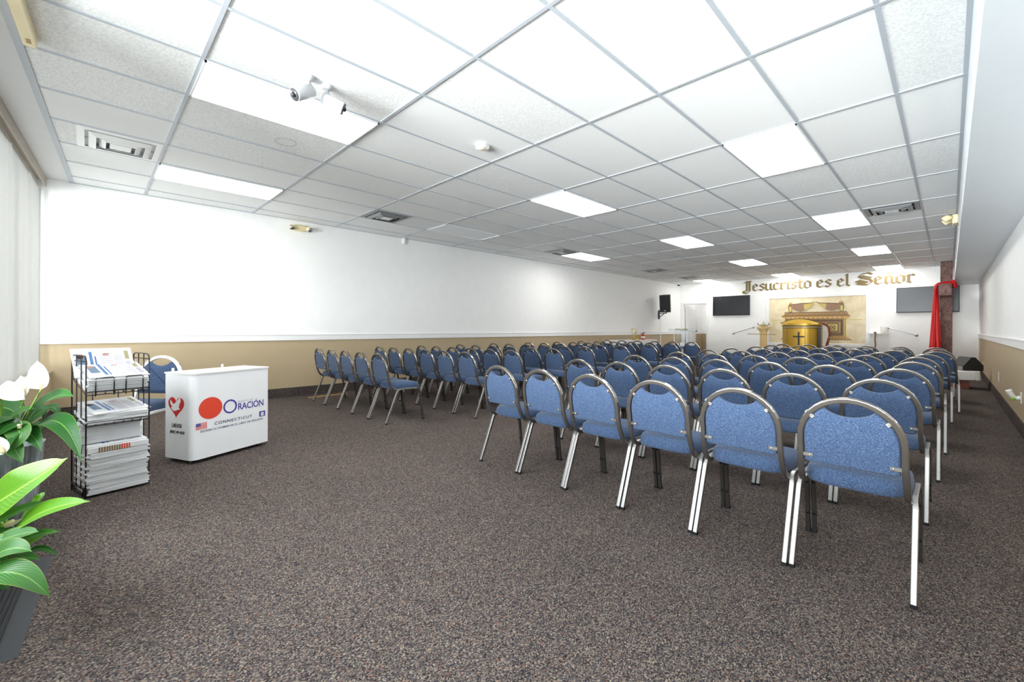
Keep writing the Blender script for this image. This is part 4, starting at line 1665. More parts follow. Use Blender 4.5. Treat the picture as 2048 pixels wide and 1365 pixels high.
lg((-45, 1030), (45, 975), (136, 916), .165, 0, (1.55, 1.5, 1.5), (.45, -.75, .55))
lg((20, 1072), (85, 1025), (182, 1003), .088, 0, (1.5, 1.45, 1.45), (.35, -.6, .9))
lg((30, 1062), (70, 1010), (84, 985), .075, 0, (1.6, 1.6, 1.62), (.3, -.5, .9))
lg((-20, 1050), (40, 1022), (92, 1004), .055, 1, (1.48, 1.5, 1.52), (.3, -.5, .9))
lg((0, 1110), (60, 1075), (122, 1064), .045, 1, (1.45, 1.45, 1.45), (.3, -.5, .9))
lg((-30, 1095), (30, 1072), (78, 1064), .06, 1, (1.4, 1.4, 1.4), (.3, -.5, .9))
lg((20, 1115), (55, 1090), (90, 1072), .06, 0, (1.5, 1.5, 1.5), (.3, -.5, .9))
lg((-40, 1135), (15, 1100), (64, 1104), .075, 1, (1.35, 1.35, 1.35), (.3, -.5, .9))
lg((50, 1108), (85, 1098), (117, 1114), .022, 2, (1.45, 1.45, 1.45), (.3, -.5, .9))
lg((-30, 1155), (30, 1120), (80, 1120), .055, 1, (1.4, 1.4, 1.4), (.3, -.5, .9))
lg((-40, 1160), (35, 1148), (101, 1197), .078, 1, (1.32, 1.32, 1.34), (.3, -.45, .95))
lg((-30, 1140), (20, 1125), (60, 1140), .06, 2, (1.45, 1.42, 1.4), (.3, -.5, .9))
lg((-30, 1100), (0, 1060), (20, 1030), .08, 0, (1.6, 1.6, 1.6), (.4, -.7, .5))
lg((-60, 1120), (-20, 1100), (10, 1150), .09, 1, (1.4, 1.38, 1.36), (.3, -.5, .9))
lg((-60, 1080), (-30, 1040), (30, 1000), .09, 2, (1.65, 1.65, 1.65), (.4, -.7, .5))
lg((-60, 1090), (0, 1080), (40, 1100), .08, 2, (1.5, 1.48, 1.46), (.3, -.5, .9))
lg((-60, 1170), (-20, 1160), (20, 1180), .07, 2, (1.36, 1.36, 1.36), (.3, -.5, .9))
b.build('foliage', ['leaf_bright', 'leaf_mid', 'leaf_dark'], t)
spathe(t, unp(22, 1048, 1.5), (.62, .5, .35), (.2, -.6, .9), .085, .025, cb2)

# ============================================================ BACK WALL
def lerp2(a, b_, t_):
    return (a[0] + (b_[0] - a[0]) * t_, a[1] + (b_[1] - a[1]) * t_)


NIB = (math.cos(math.radians(42)), math.sin(math.radians(42)))
GL = {
 'mi': [[(-.02, .88), (.12, .98)], [(.08, .92), (.08, .12)], [(.02, .16), (.22, .02)]],
 'e': [[(.0, .82), (.0, .18)], [(.0, .16), (.2, .0), (.42, .16)], [(.0, .82), (.2, 1.0), (.40, .72)], [(.40, .72), (.06, .48)]],
 's': [[(.42, .84), (.22, 1.0), (.02, .76)], [(.02, .76), (.42, .32)], [(.42, .32), (.2, .0), (.0, .16)]],
 'u': [[(.0, .95), (.0, .14), (.18, .0), (.36, .14)], [(.42, .95), (.42, .12), (.56, .0)]],
 'c': [[(.40, .84), (.2, 1.0), (.0, .8), (.0, .18), (.2, .0), (.40, .14)]],
 'r': [[(-.02, .88), (.1, .98)], [(.08, .92), (.08, .12)], [(.0, .16), (.2, .02)], [(.1, .78), (.3, 1.0), (.44, .84)]],
 'i': [[(-.02, .88), (.1, .98)], [(.08, .92), (.08, .12)], [(.02, .16), (.22, .02)], [(.04, 1.24), (.14, 1.34)]],
 't': [[(.1, 1.3), (.1, .14), (.28, .0), (.38, .10)], [(-.1, .92), (.36, .96)]],
 'o': [[(.0, .8), (.0, .16), (.22, .0), (.44, .2), (.44, .8), (.2, 1.0), (.0, .8)]],
 'l': [[(.0, 1.5), (.1, 1.56), (.1, .12), (.28, .0)]],
 'n': [[(-.02, .88), (.1, .98)], [(.08, .92), (.08, .12)], [(.0, .16), (.2, .02)], [(.1, .78), (.32, 1.0), (.46, .82), (.46, .12), (.62, .0)]],
 'J': [[(.1, 1.28), (.28, 1.48), (.78, 1.46)], [(.62, 1.46), (.62, .0), (.36, -.34), (.04, -.24), (.0, -.02), (.16, .06)], [(.36, 1.4), (.36, .02), (.2, -.1)]],
 'S': [[(1.0, 1.34), (.72, 1.54), (.3, 1.42), (.08, 1.12), (.3, .9), (.9, .62), (1.0, .34), (.7, .0), (.3, .06), (-.04, .2)], [(.3, 1.18), (.95, .88)], [(.1, .62), (.7, .3)], [(-.1, .5), (.12, .36), (.5, .16)]],
 '~': [[(.06, 1.24), (.2, 1.36), (.36, 1.24), (.52, 1.36)]],
}
ADV = {'e': .60, 's': .60, 'u': .72, 'c': .58, 'r': .58, 'i': .38, 't': .52, 'o': .64, 'l': .42, 'n': .76, 'J': .98, 'S': 1.22, 'ñ': .76}


def nib_stroke(mb, p, q, ox, oz, sx, sz, nib, y0, y1):
    """convex slab swept by a slanted pen nib from p to q"""
    nx, nz = NIB[0] * nib / 2, NIB[1] * nib / 2
    pts = []
    for c_ in (p, q):
        for s_ in (-1, 1):
            pts.append((c_[0] + s_ * nx, c_[1] + s_ * nz))
            pts.append((c_[0] + s_ * nx + .02, c_[1] + s_ * nz - .02))
            pts.append((c_[0] + s_ * nx - .02, c_[1] + s_ * nz + .02))
    pts = sorted(set(pts))
    def half(ps):
        h_ = []
        for w in ps:
            while len(h_) >= 2 and (h_[-1][0] - h_[-2][0]) * (w[1] - h_[-2][1]) - (h_[-1][1] - h_[-2][1]) * (w[0] - h_[-2][0]) <= 0:
                h_.pop()
            h_.append(w)
        return h_
    lo = half(pts); hi = half(pts[::-1])
    hull = lo[:-1] + hi[:-1]
    mb.prism([(ox + a * sx, oz + c2 * sz) for a, c2 in hull], y0, y1, 0, 'Y')


t = thing('wall_lettering', 'golden blackletter words Jesucristo es el Señor high on the end wall', 'lettering')
for word, xa, xb in [('Jesucristo', -5.07, -3.085), ('es', -2.925, -2.555), ('el', -2.405, -2.115), ('Señor', -1.94, -.69)]:
    tot = sum(ADV[c_] for c_ in word) - .1
    sx_ = (xb - xa) / tot
    x = xa + .02
    for c_ in word:
        b = MB()
        sz_ = .225
        nb = .20 if c_ not in 'JS' else .22
        k = 0
        g = GL['n'] + GL['~'] if c_ == 'ñ' else GL[c_]
        for st in g:
            for p_, q_ in zip(st, st[1:]):
                nib_stroke(b, p_, q_, x, 2.405, sx_, sz_, nb, YB - .016 - .0006 * k, YB - .001)
                k += 1
        b.build('letter', 'gold_letter', t)
        x += ADV[c_] * sx_


def tv(x0, x1, z0, z1, label, m_):
    t = thing('wall_television', label, 'television', ((x0 + x1) / 2, YB, (z0 + z1) / 2), 0)
    w, h_ = x1 - x0, z1 - z0
    b = MB(); b.box((0, -.035, 0), (w, .04, h_), 0, bev=.006); c_ = b.build('casing', 'black_plastic', t)
    b = MB(); b.box((0, -.0562, .006), (w - .03, .002, h_ - .045), 0); b.build('screen', m_, t)
    b = MB(); b.box((0, -.008, 0), (.4, .016, .3), 0); b.build('wall_mount', 'black_plastic', t)


tv(-6.06, -4.83, 1.572, 2.268, 'black flat television between the doorway and the golden mural', 'screen')
tv(-1.05, .185, 1.560, 2.264, 'grey reflective flat television behind the tall wooden cross', 'screen_grey')

# mural of a golden chest with winged figures
t = thing('wall_mural', 'parchment coloured mural of a gilded chest in a white frame', 'mural')
mx0, mx1, mz0, mz1 = -4.25, -1.72, .655, 2.10
b = MB()
fw_ = .09
for (x0, x1, z0, z1) in [(mx0 - fw_, mx1 + fw_, mz1, mz1 + fw_), (mx0 - fw_, mx1 + fw_, mz0 - fw_, mz0), (mx0 - fw_, mx0, mz0, mz1), (mx1, mx1 + fw_, mz0, mz1)]:
    b.box(((x0 + x1) / 2, YB - .012, (z0 + z1) / 2), (x1 - x0, .024, z1 - z0), 0, bev=.004)
b.build('frame', 'trim_white', t)
mats_ = ['mural_ground', 'ark_brown', 'ark_dark', 'ark_orange', 'ark_gold', 'ark_wing', 'bronze']
b = MB()
b.box(((mx0 + mx1) / 2, YB - .004, (mz0 + mz1) / 2), (mx1 - mx0, .006, mz1 - mz0), 0)
MX = Vector((0, YB - .007, 0))
UX = Vector((1, 0, 0))
lv = [0]


def art(pts, mi):
    lv[0] += 1
    poly_on(b, pts, MX, UX, .0002 * lv[0], mi, .0004)


art([(-4.19, 1.384), (-4.19, 1.408), (-1.81, 1.394), (-1.81, 1.369)], 4)
art([(-3.78, .86), (-2.18, .873), (-2.18, 1.43), (-3.78, 1.44)], 1)
art([(-3.70, .93), (-2.27, .93), (-2.27, 1.38), (-3.70, 1.38)], 2)
art([(-3.66, .96), (-2.31, .96), (-2.31, 1.35), (-3.66, 1.35)], 1)
for x in (-3.80, -2.24, -2.20):
    art([(x, .88), (x + .022, .88), (x + .022, 1.40), (x, 1.40)], 4)
for x0 in (-3.63, -3.28, -2.69, -2.345):
    art([(x0, 1.0), (x0 + .013, 1.0), (x0 + .013, 1.302), (x0, 1.302)], 4)
for cx_ in (-3.45, -2.515):
    art([(cx_ - .115, 1.056), (cx_ + .115, 1.056), (cx_ + .115, 1.246), (cx_ - .115, 1.246)], 4)
    art([(cx_ - .075, 1.081), (cx_ + .075, 1.081), (cx_ + .075, 1.214), (cx_ - .075, 1.214)], 1)
    art(circ(cx_, 1.15, .042, .045, 16), 4)
    art(circ(cx_, 1.15, .024, .026, 12), 2)
art([(-3.91, .762), (-2.04, .772), (-2.17, .878), (-3.80, .862)], 3)
art([(-3.91, .762), (-2.04, .772), (-2.06, .787), (-3.89, .777)], 2)
for k in range(22):
    x = -3.78 + k * .073
    art([(x, .80), (x + .035, .80), (x + .055, .85), (x + .02, .85)], 6)
art([(-3.9, 1.505), (-3.78, 1.43), (-2.16, 1.414), (-2.07, 1.497), (-2.13, 1.552), (-3.8, 1.563)], 3)
art([(-3.88, 1.50), (-2.09, 1.492), (-2.13, 1.535), (-3.82, 1.545)], 6)
for k in range(26):
    x = -3.74 + k * .061
    art(circ(x, 1.452, .017, .015, 10), 4 if k % 2 else 6)
art([(-3.8, 1.555), (-2.13, 1.545), (-2.17, 1.632), (-3.79, 1.638)], 1)
for k in range(27):
    x = -3.775 + k * .061
    art(circ(x, 1.585, .022, .020, 10), 3)
    art(circ(x, 1.632, .018, .015, 10), 6)
for pts, mi in [([(-3.58, 1.891), (-3.57, 1.757), (-3.42, 1.679), (-3.34, 1.66), (-3.16, 1.729), (-3.02, 1.854), (-2.97, 1.957), (-3.07, 1.928), (-3.34, 1.923)], 5),
                ([(-3.26, 1.879), (-3.24, 1.715), (-3.16, 1.729), (-3.02, 1.854), (-2.98, 1.949)], 4),
                ([(-2.95, 1.956), (-2.77, 1.781), (-2.67, 1.698), (-2.55, 1.66), (-2.49, 1.669), (-2.35, 1.72), (-2.35, 1.884), (-2.6, 1.902), (-2.86, 1.92)], 5),
                ([(-2.94, 1.948), (-2.77, 1.781), (-2.69, 1.731), (-2.67, 1.901)], 4)]:
    art(pts, mi)
for k in range(7):
    a0 = (-3.24 + k * .035, 1.88 + k * .010)
    a1 = (-3.22 + k * .028, 1.735 + k * .018)
    art([a0, (a0[0] + .007, a0[1]), (a1[0] + .007, a1[1]), a1][::-1], 6)
    a0 = (-2.70 - k * .033, 1.90 + k * .006)
    a1 = (-2.71 - k * .022, 1.75 + k * .014)
    art([a0, (a0[0] + .007, a0[1]), (a1[0] + .007, a1[1]), a1][::-1], 6)
art([(-3.58, 1.895), (-3.58, 1.875), (-3.34, 1.907), (-3.07, 1.915), (-2.975, 1.95), (-2.98, 1.96), (-3.07, 1.932), (-3.34, 1.928)], 2)
art([(-2.94, 1.96), (-2.95, 1.945), (-2.86, 1.908), (-2.6, 1.888), (-2.35, 1.868), (-2.35, 1.89), (-2.6, 1.908), (-2.86, 1.927)], 2)
for sgn, cx_ in ((1, -3.62), (-1, -2.30)):
    P_ = lambda dx, z: (cx_ + sgn * dx, z)
    o1 = [P_(-.05, 1.643), P_(.04, 1.641), P_(.04, 1.858), P_(.06, 1.90), P_(.03, 1.962), P_(-.02, 1.951), P_(-.06, 1.861), P_(-.07, 1.794)]
    art(o1 if sgn > 0 else o1[::-1], 6)
    o1 = [P_(-.035, 1.66), P_(.02, 1.66), P_(.02, 1.82), P_(-.04, 1.82)]
    art(o1 if sgn > 0 else o1[::-1], 4)
    art(circ(cx_ + sgn * .015, 1.93, .03, .032, 12), 3)
b.build('painting', mats_, t)

# grab bars
for (xa, za, xb, zb, lab) in [(-5.366, .94, -4.722, 1.155, 'slanting steel grab bar between the television wall and white pillar'),
                              (-1.235, 1.14, -.638, .934, 'slanting steel grab bar below the grey television')]:
    t = thing('grab_bar', lab, 'grab bar')
    b = MB(); b.tube(curve([(xa, YB - .005, za), (xa + .01, YB - .06, za), (xa + .05, YB - .075, za + (zb - za) * .06)], 3) + curve([(xb - .05, YB - .075, zb - (zb - za) * .06), (xb - .01, YB - .06, zb), (xb, YB - .005, zb)], 3), .014, 10)
    b.build('bar', 'steel', t)
    for x, z in ((xa, za), (xb, zb)):
        b = MB(); b.tube([(x, YB - .001, z), (x, YB - .018, z)], .042, 16, taper=[1, .85]); b.build('flange', 'steel', t)

# shelf with a bucket, wooden staff
t = thing('wall_shelf', 'narrow white shelf on the end wall beside the mural', 'shelf')
b = MB(); b.box((-1.43, YB - .10, .975), (.46, .2, .018), 0, bev=.003); b.build('board', 'white_plastic', t)
b = MB(); b.box((-1.62, YB - .06, .93), (.02, .12, .07), 0); b.box((-1.25, YB - .06, .93), (.02, .12, .07), 0); b.build('bracket', 'white_plastic', t)
t = thing('white_bucket', 'white upturned pail standing on the small wall shelf', 'bucket', (-1.31, YB - .11, .984))
b = MB(); b.lathe([(.092, 0), (.094, .006), (.078, .19), (.07, .2)], n=28); b.build('body', 'cloth_white', t)
b = MB(); b.tube([(.093 * math.cos(a * math.pi / 16), .093 * math.sin(a * math.pi / 16), .008) for a in range(32)], .004, 6, closed=True); b.build('rim', 'gold_light', t)
t = thing('wooden_staff', 'knotty wooden staff standing upright before the small shelf', 'staff', (-1.49, YB - .26, .2))
b = MB(); b.tube(curve([(0, 0, 0), (.012, 0, .15), (-.008, 0, .3), (.008, 0, .45), (-.004, 0, .6), (.003, 0, .72), (0, 0, .79)], 4), .015, 8); b.build('shaft', 'wood_stick', t)
b = MB(); b.ball((0, 0, .80), .032, 12, 8, 0, (1.2, 1, .8)); b.build('knob', 'wood_stick', t)

# pillar pedestal
t = thing('pillar_pedestal', 'cream fluted Corinthian pedestal topped with fruit and candle', 'pedestal', (-4.03, 14.87, .2))
b = MB()
n = 40
vs, fs = [], []
for z in (.10, .80):
    for k in range(n):
        a = 2 * math.pi * k / n
        r_ = .098 if k % 4 < 2 else .088
        vs.append((r_ * math.cos(a), r_ * math.sin(a), z))
fs = [(k, (k + 1) % n, n + (k + 1) % n, n + k) for k in range(n)]
b.add(vs, fs)
b.build('shaft', 'gold_light', t)
b = MB(); b.box((0, 0, .025), (.30, .30, .05), 0, bev=.005); b.lathe([(.13, .05), (.14, .065), (.125, .08), (.10, .10)], n=28); b.build('base', 'gold_light', t)
b = MB()
b.lathe([(.10, .80), (.112, .81), (.105, .82), (.12, .86), (.15, .90), (.155, .925)], n=32)
for k in range(8):
    a = math.pi / 4 * k
    b.tube(curve([(.10 * math.cos(a), .10 * math.sin(a), .82), (.135 * math.cos(a), .135 * math.sin(a), .87), (.175 * math.cos(a), .175 * math.sin(a), .90), (.17 * math.cos(a), .17 * math.sin(a), .875)], 3), .014, 6)
b.box((0, 0, .945), (.32, .32, .035), 0, bev=.006)
b.build('capital', 'gold_light', t)
b = MB(); b.tube([(-.42, -.12, .74), (.36, -.12, .73)], .010, 8); b.build('cross_rod', 'gold_matte', t)
t = thing('fruit_bowl', 'green fruit with pale horn-shaped leaves on the cream pedestal', 'fruit bowl', (-4.03, 14.87, 1.163))
b = MB(); b.lathe([(.05, 0), (.07, .01), (.10, .03), (.105, .035), (.07, .028)], n=24); b.build('dish', 'gold_light', t)
for dx, dy in ((-.05, -.03), (.0, -.05), (.05, -.02), (.02, .04), (-.03, .04)):
    b = MB(); b.ball((dx, dy, .05), .028, 10, 7); b.build('fruit', 'green_fruit', t)
for s_ in (-1, 1):
    b = MB(); b.tube(curve([(s_ * .08, 0, .03), (s_ * .13, 0, .05), (s_ * .155, 0, .09), (s_ * .15, 0, .12)], 4), .012, 8, taper=None); b.build('leaf', 'bronze', t)
t = thing('candle_lamp', 'white flame-shaped candle standing among the green fruit', 'candle', (-4.03, 14.89, 1.19))
b = MB(); b.lathe([(.028, 0), (.034, .05), (.028, .09), (.012, .14), (.003, .165)], n=18); b.build('candle', 'spathe', t)

# pulpit
PX, PY = -2.83, 13.95
t = thing('pulpit', 'golden round-fronted pulpit bearing a black cross', 'pulpit', (PX - .01, PY, .2))
t.scale = (.93, .93, .99)
b = MB()
n = 48
vs, fs = [], []
prof = []
for k in range(n + 1):
    a = math.pi + math.pi * k / n
    f_ = 1.0 + .018 * math.cos(6 * (a))     # shallow fluted facets
    prof.append((.48 * math.cos(a) * f_, .36 * math.sin(a) * f_))
prof += [(.44, .12), (-.44, .12)]
b.prism(prof, .04, .98, 0, 'Z')
for i_p in range(len(b.sm)):
    b.sm[i_p] = False
b.build('body', 'gold', t)
for a_ in (1.28, 1.60):
    a2 = math.pi * a_
    b = MB(); b.box((.484 * math.cos(a2), .365 * math.sin(a2), .49), (.012, .012, .88), 0); b.build('seam', 'bronze', t)
def band(z0, z1, sc, m_, nm):
    b = MB(); b.prism([(p[0] * sc, p[1] * sc) for p in prof], z0, z1, 0, 'Z'); return b.build(nm, m_, t)
band(0, .05, 1.04, 'black_plastic', 'plinth')
band(.972, 1.0, 1.035, 'black_plastic', 'band')
band(.952, .972, 1.02, 'gold_light', 'band')
band(.925, .942, 1.014, 'black_plastic', 'band')
band(.995, 1.06, 1.0, 'gold', 'cornice')
b = MB()
arc = [(-.48 + .96 * k / 20, 1.06 + .115 * math.sin(math.pi * k / 20) ** .9) for k in range(21)]
b.prism(arc + [(.44, 1.03), (-.44, 1.03)], -.30, -.27, 0, 'Y')
b.build('top_board', 'gold', t)
b = MB(); b.tube([(x, -.29, z + .006) for x, z in arc], .010, 8); b.build('top_edge', 'black_plastic', t)
b = MB(); b.box((0, -.06, 1.075), (.84, .40, .02), 0, bev=.004); b.build('reading_desk', 'gold', t)
b = MB()
yf = -.385
b.box((.0, yf, .63), (.036, .02, .40), 0, bev=.003)
b.box((.0, yf, .70), (.28, .02, .036), 0, bev=.003)
b.build('cross_emblem', 'black_plastic', t)
b = MB(); b.box((.455, -.05, .5), (.05, .34, .92), 0, bev=.006); b.build('side_post', 'black_plastic', t)

# upholstered armchair with carved red wood behind the pulpit
t = thing('carved_armchair', 'carved reddish armchair with cream upholstery behind the pulpit', 'armchair', (-2.70, 15.2, .2))
t.scale = (.9, .9, .93)
b = MB()
oc = [(-.24, .50), (.24, .50), (.28, .8), (.25, 1.02), (.16, 1.08), (0, 1.12), (-.16, 1.08), (-.25, 1.02), (-.28, .8)]
b.prism(oc, -.0, .06, 0, 'Y'); b.build('backrest', 'cream', t)
b = MB(); b.tube(curve([(-.26, .03, .42)] + [(p[0] * 1.06, .03, .5 + (p[1] - .5) * 1.02) for p in ([oc[0]] + oc[:0:-1] + [oc[1]])][:0] + [(-.26, .03, .5), (-.31, .03, .8), (-.27, .03, 1.05), (-.15, .03, 1.12), (0, .03, 1.16), (.15, .03, 1.12), (.27, .03, 1.05), (.31, .03, .8), (.26, .03, .5), (.26, .03, .42)], 4), .026, 8); b.build('back_frame', 'wood_red', t)
b = MB(); b.box((0, -.24, .44), (.56, .5, .09), 0, bev=.03); b.build('seat', 'cream', t)
for sx_ in (-1, 1):
    for yy in (-.45, .02):
        b = MB(); b.tube(curve([(sx_ * .26, yy, .40), (sx_ * .285, yy, .25), (sx_ * .26, yy, .1), (sx_ * .27, yy, 0)], 4), .024, 8, taper=None); b.build('leg', 'wood_red', t)
    b = MB(); b.tube(curve([(sx_ * .29, .02, .72), (sx_ * .34, -.2, .71), (sx_ * .35, -.40, .69), (sx_ * .34, -.44, .62), (sx_ * .29, -.42, .45)], 4), .022, 8); b.build('armrest', 'wood_red', t)

# cross
t = thing('wooden_cross', 'tall dark wooden cross rising to the ceiling by the soffit', 'cross')
b = MB(); b.box((-.054, 15.31, H / 2 - .004), (.215, .2, H - .012), 0, bev=.006); b.build('upright', 'cross_wood', t)
b = MB(); b.box((-.068, 15.14, 2.02), (.21, 2.1, .27), 0, bev=.006); b.build('crossbeam', 'cross_wood', t)
# red cloth hung over the beam
t = thing('red_cloth', 'long red satin cloth draped over the arm of the wooden cross', 'cloth')
b = MB()
n, m_ = 48, 22
vs, fs = [], []
for i in range(m_ + 1):
    q = i / m_
    z = 2.19 - q * 1.78
    cx_ = -.232 - .015 * q
    cy_ = 14.78
    rx = .028 + .075 * q ** .8
    ry = .05 + .16 * q ** .8
    for k in range(n):
        a = 2 * math.pi * k / n
        f_ = 1 + (.08 + .10 * q) * math.sin(7 * a + 1.2 * math.sin(3 * q)) + .05 * math.sin(11 * a + 2)
        vs.append((cx_ + rx * f_ * math.cos(a), cy_ + ry * f_ * math.sin(a), z))
for i in range(m_):
    for k in range(n):
        fs.append((i * n + k, i * n + (k + 1) % n, (i + 1) * n + (k + 1) % n, (i + 1) * n + k))
fs.append(tuple(range(n))); fs.append(tuple(range(m_ * n, m_ * n + n))[::-1])
b.add(vs, fs, 0, True)
b.build('hanging_drape', 'cloth_red', t)
b = MB()
for dy, dz, r_ in ((-.06, -.004, .034), (-.02, .012, .040), (.025, .004, .036), (.065, -.006, .030)):
    pts_ = curve([(-.236, 14.78 + dy, 2.06), (-.228, 14.78 + dy, 2.15), (-.17, 14.78 + dy, 2.198 + dz), (-.06, 14.78 + dy * .8, 2.212 + dz), (.04, 14.78 + dy * .6, 2.225 + dz), (.088, 14.78 + dy * .6, 2.19), (.085, 14.78 + dy * .6, 2.09)], 4)
    b.tube(pts_, r_, 10, taper=[.8 + .25 * math.sin(k * 1.3 + dy * 40) * .5 + (.25 if k > 15 else 0) for k in range(len(pts_))])
for p_, r_ in (((.05, 14.74, 2.245), .05), ((.085, 14.79, 2.20), .045), ((.02, 14.80, 2.235), .045), ((.095, 14.75, 2.13), .038)):
    b.ball(p_, r_, 10, 7, 0, (1, 1.1, .85))
b.build('wrap_over_beam', 'cloth_red', t)

# acrylic lectern
t = thing('acrylic_lectern', 'clear acrylic lectern with a slanted top before the doorway', 'lectern', (-5.0, 11.3, 0), math.radians(20))
b = MB(); b.box((0, 0, .01), (.42, .34, .02), 0, bev=.003); b.build('base', 'acrylic', t)
for s_ in (-1, 1):
    b = MB(); b.box((s_ * .17, 0, .52), (.012, .26, 1.0), 0); b.build('side_panel', 'acrylic', t)
b = MB(); b.box((0, .13, .52), (.33, .012, 1.0), 0); b.build('rear_panel', 'acrylic', t)
b = MB(); b.box((0, 0, .56), (.33, .24, .012), 0); b.build('shelf', 'acrylic', t)
b = MB(); b.box((0, 0, 0), (.66, .42, .014), 0, xf=Matrix.Translation((0, 0, 1.06)) @ Matrix.Rotation(math.radians(7), 4, 'X'), bev=.002); b.build('top', 'acrylic', t)
b = MB(); b.box((0, -.19, .048), (.66, .010, .04), 0, xf=Matrix.Translation((0, 0, 1.01)), bev=.002); b.build('lip', 'acrylic', t)
t = thing('open_book', 'thick tan-edged open book lying on the acrylic lectern', 'book', (-5.02, 11.3, 1.068), math.radians(20))
b = MB()
for s_ in (-1, 1):
    b.prism([(0, .004), (s_ * .03, .03), (s_ * .14, .028), (s_ * .15, .012), (s_ * .15, .006)], -.10, .10, 0, 'Y')
b.build('pages', 'print_olive', t)
b = MB(); b.box((0, 0, .003), (.32, .22, .006), 0); b.build('cover', 'bronze', t)
t = thing('tissue_box', 'white and blue box on the lower shelf of the acrylic lectern', 'box', (-4.99, 11.28, .567), math.radians(20))
b = MB(); b.box((0, 0, .11), (.115, .10, .10), 0, bev=.004); b.build('upper_half', 'white_plastic', t)
b = MB(); b.box((0, 0, .03), (.116, .101, .06), 0, bev=.003); b.build('lower_half', 'print_blue', t)

# side table with white cloth by the long wall
TX0, TX1, TY0, TY1 = -7.22, -6.50, 10.9, 12.85
t = thing('folding_table', 'folding table beside the long wall under a white cloth', 'table', ((TX0 + TX1) / 2, (TY0 + TY1) / 2, 0))
b = MB(); b.box((0, 0, .735), (TX1 - TX0 - .02, TY1 - TY0 - .02, .022), 0); b.build('tabletop', 'white_plastic', t)
for sx_ in (-1, 1):
    for sy_ in (-1, 1):
        b = MB(); b.tube([(sx_ * .31, sy_ * .88, 0), (sx_ * .31, sy_ * .88, .725)], .012, 8); b.build('leg', 'steel', t)
b = MB()
n = 120
ol = []
for k in range(n):
    q = k / n * 4
    s_, fr = int(q), q - int(q)
    c4 = [(TX0, TY0), (TX1, TY0), (TX1, TY1), (TX0, TY1)]
    a, c_ = c4[s_], c4[(s_ + 1) % 4]
    ol.append((a[0] + (c_[0] - a[0]) * fr, a[1] + (c_[1] - a[1]) * fr))
vs = []
cx_, cy_ = (TX0 + TX1) / 2, (TY0 + TY1) / 2
for z, amp in ((.752, 0), (.742, .002), (.5, .010), (.25, .016), (.06, .022)):
    for k, p in enumerate(ol):
        d_ = Vector((p[0] - cx_, p[1] - cy_)).normalized()
        w = amp * (math.sin(k * .9) + .5)
        vs.append((max(XL + .015, p[0] + d_.x * w), p[1] + d_.y * w, z))
fs = []
for i in range(4):
    for k in range(n):
        fs.append((i * n + k, i * n + (k + 1) % n, (i + 1) * n + (k + 1) % n, (i + 1) * n + k))
fs.append(tuple(range(n)))
b.add(vs, fs)
tag(b.build('tablecloth', 'cloth_white'), 'white cloth falling to the floor over the side table', 'tablecloth')
t = thing('large_goblet', 'tall etched goblet with a gold foot on the side table', 'goblet', (-6.75, 11.88, .752))
b = MB(); b.lathe([(.085, 0), (.08, .012), (.03, .03), (.02, .06), (.035, .09), (.02, .12), (.024, .14)], n=24); b.build('foot', 'gold', t)
b = MB(); b.lathe([(.024, .14), (.06, .17), (.082, .24), (.09, .34), (.086, .34), (.07, .22), (.02, .16)], n=28); b.build('bowl', 'etched', t)
b = MB(); b.tube([(.089 * math.cos(a * math.pi / 16), .089 * math.sin(a * math.pi / 16), .335) for a in range(32)], .005, 6, closed=True); b.build('rim', 'gold', t)
t = thing('gold_cup', 'short golden cup between the goblet and the fire extinguisher', 'cup', (-6.75, 12.18, .752))
b = MB(); b.lathe([(.045, 0), (.04, .01), (.015, .03), (.018, .06), (.04, .08), (.05, .15), (.047, .15), (.03, .08)], n=20); b.build('bowl', 'gold', t)
t = thing('fire_extinguisher', 'small red fire extinguisher standing on the side table', 'fire extinguisher', (-6.76, 12.44, .752))
b = MB(); b.lathe([(.055, 0), (.06, .01), (.06, .13), (.045, .155), (.02, .17)], n=24); cy_o = b.build('cylinder', 'red', t)
b = MB(); b.box((.045, -.045, .075), (.012, .012, .07), 0); b.lathe([(.0615, .045), (.0615, .105)], n=24, sx=1.0); b.build('label_band', 'white_plastic', cy_o)
b = MB(); b.tube([(0, 0, .165), (0, 0, .20)], .016, 10); b.box((.03, 0, .205), (.09, .02, .012), 0); b.box((.03, 0, .225), (.08, .02, .008), 0); b.build('valve_handle', 'black_plastic', t)
b = MB(); b.tube(curve([(-.01, 0, .19), (-.06, -.02, .18), (-.075, -.03, .12), (-.07, -.03, .05)], 4), .008, 8); b.build('hose', 'black_rubber', t)

# wall loudspeaker on a bracket
t = thing('wall_bracket', 'black triangular steel bracket under the wall loudspeaker', 'bracket')
b = MB()
b.box((XL + .02, 14.54, 1.595), (.04, .05, .32), 0)
b.tube([(XL + .03, 14.54, 1.64), (-6.93, 14.40, 1.64)], .015, 8)
b.tube([(XL + .03, 14.54, 1.50), (-7.03, 14.44, 1.63)], .014, 8)
b.tube([(-6.93, 14.38, 1.62), (-6.93, 14.38, 1.72)], .018, 8)
b.build('arm', 'black_plastic', t)
t = thing('loudspeaker', 'black loudspeaker tilted down from the long wall bracket', 'loudspeaker', (-6.93, 14.38, 1.68), math.radians(12))
T = Matrix.Rotation(math.radians(7), 4, 'X')
b = MB(); b.prism([(-.18, -.17), (.18, -.17), (.12, .17), (-.12, .17)], 0.0, .60, 0, 'Z', xf=T)
b.build('cabinet', 'black_plastic', t)
b = MB(); b.box((0, -.175, .30), (.33, .012, .56), 0, xf=T, bev=.004)
gr = b.build('grille', 'black_rubber', t)
b = MB(); b.box((0, -.184, .06), (.05, .004, .02), 0, xf=T); b.build('badge', 'steel', gr)
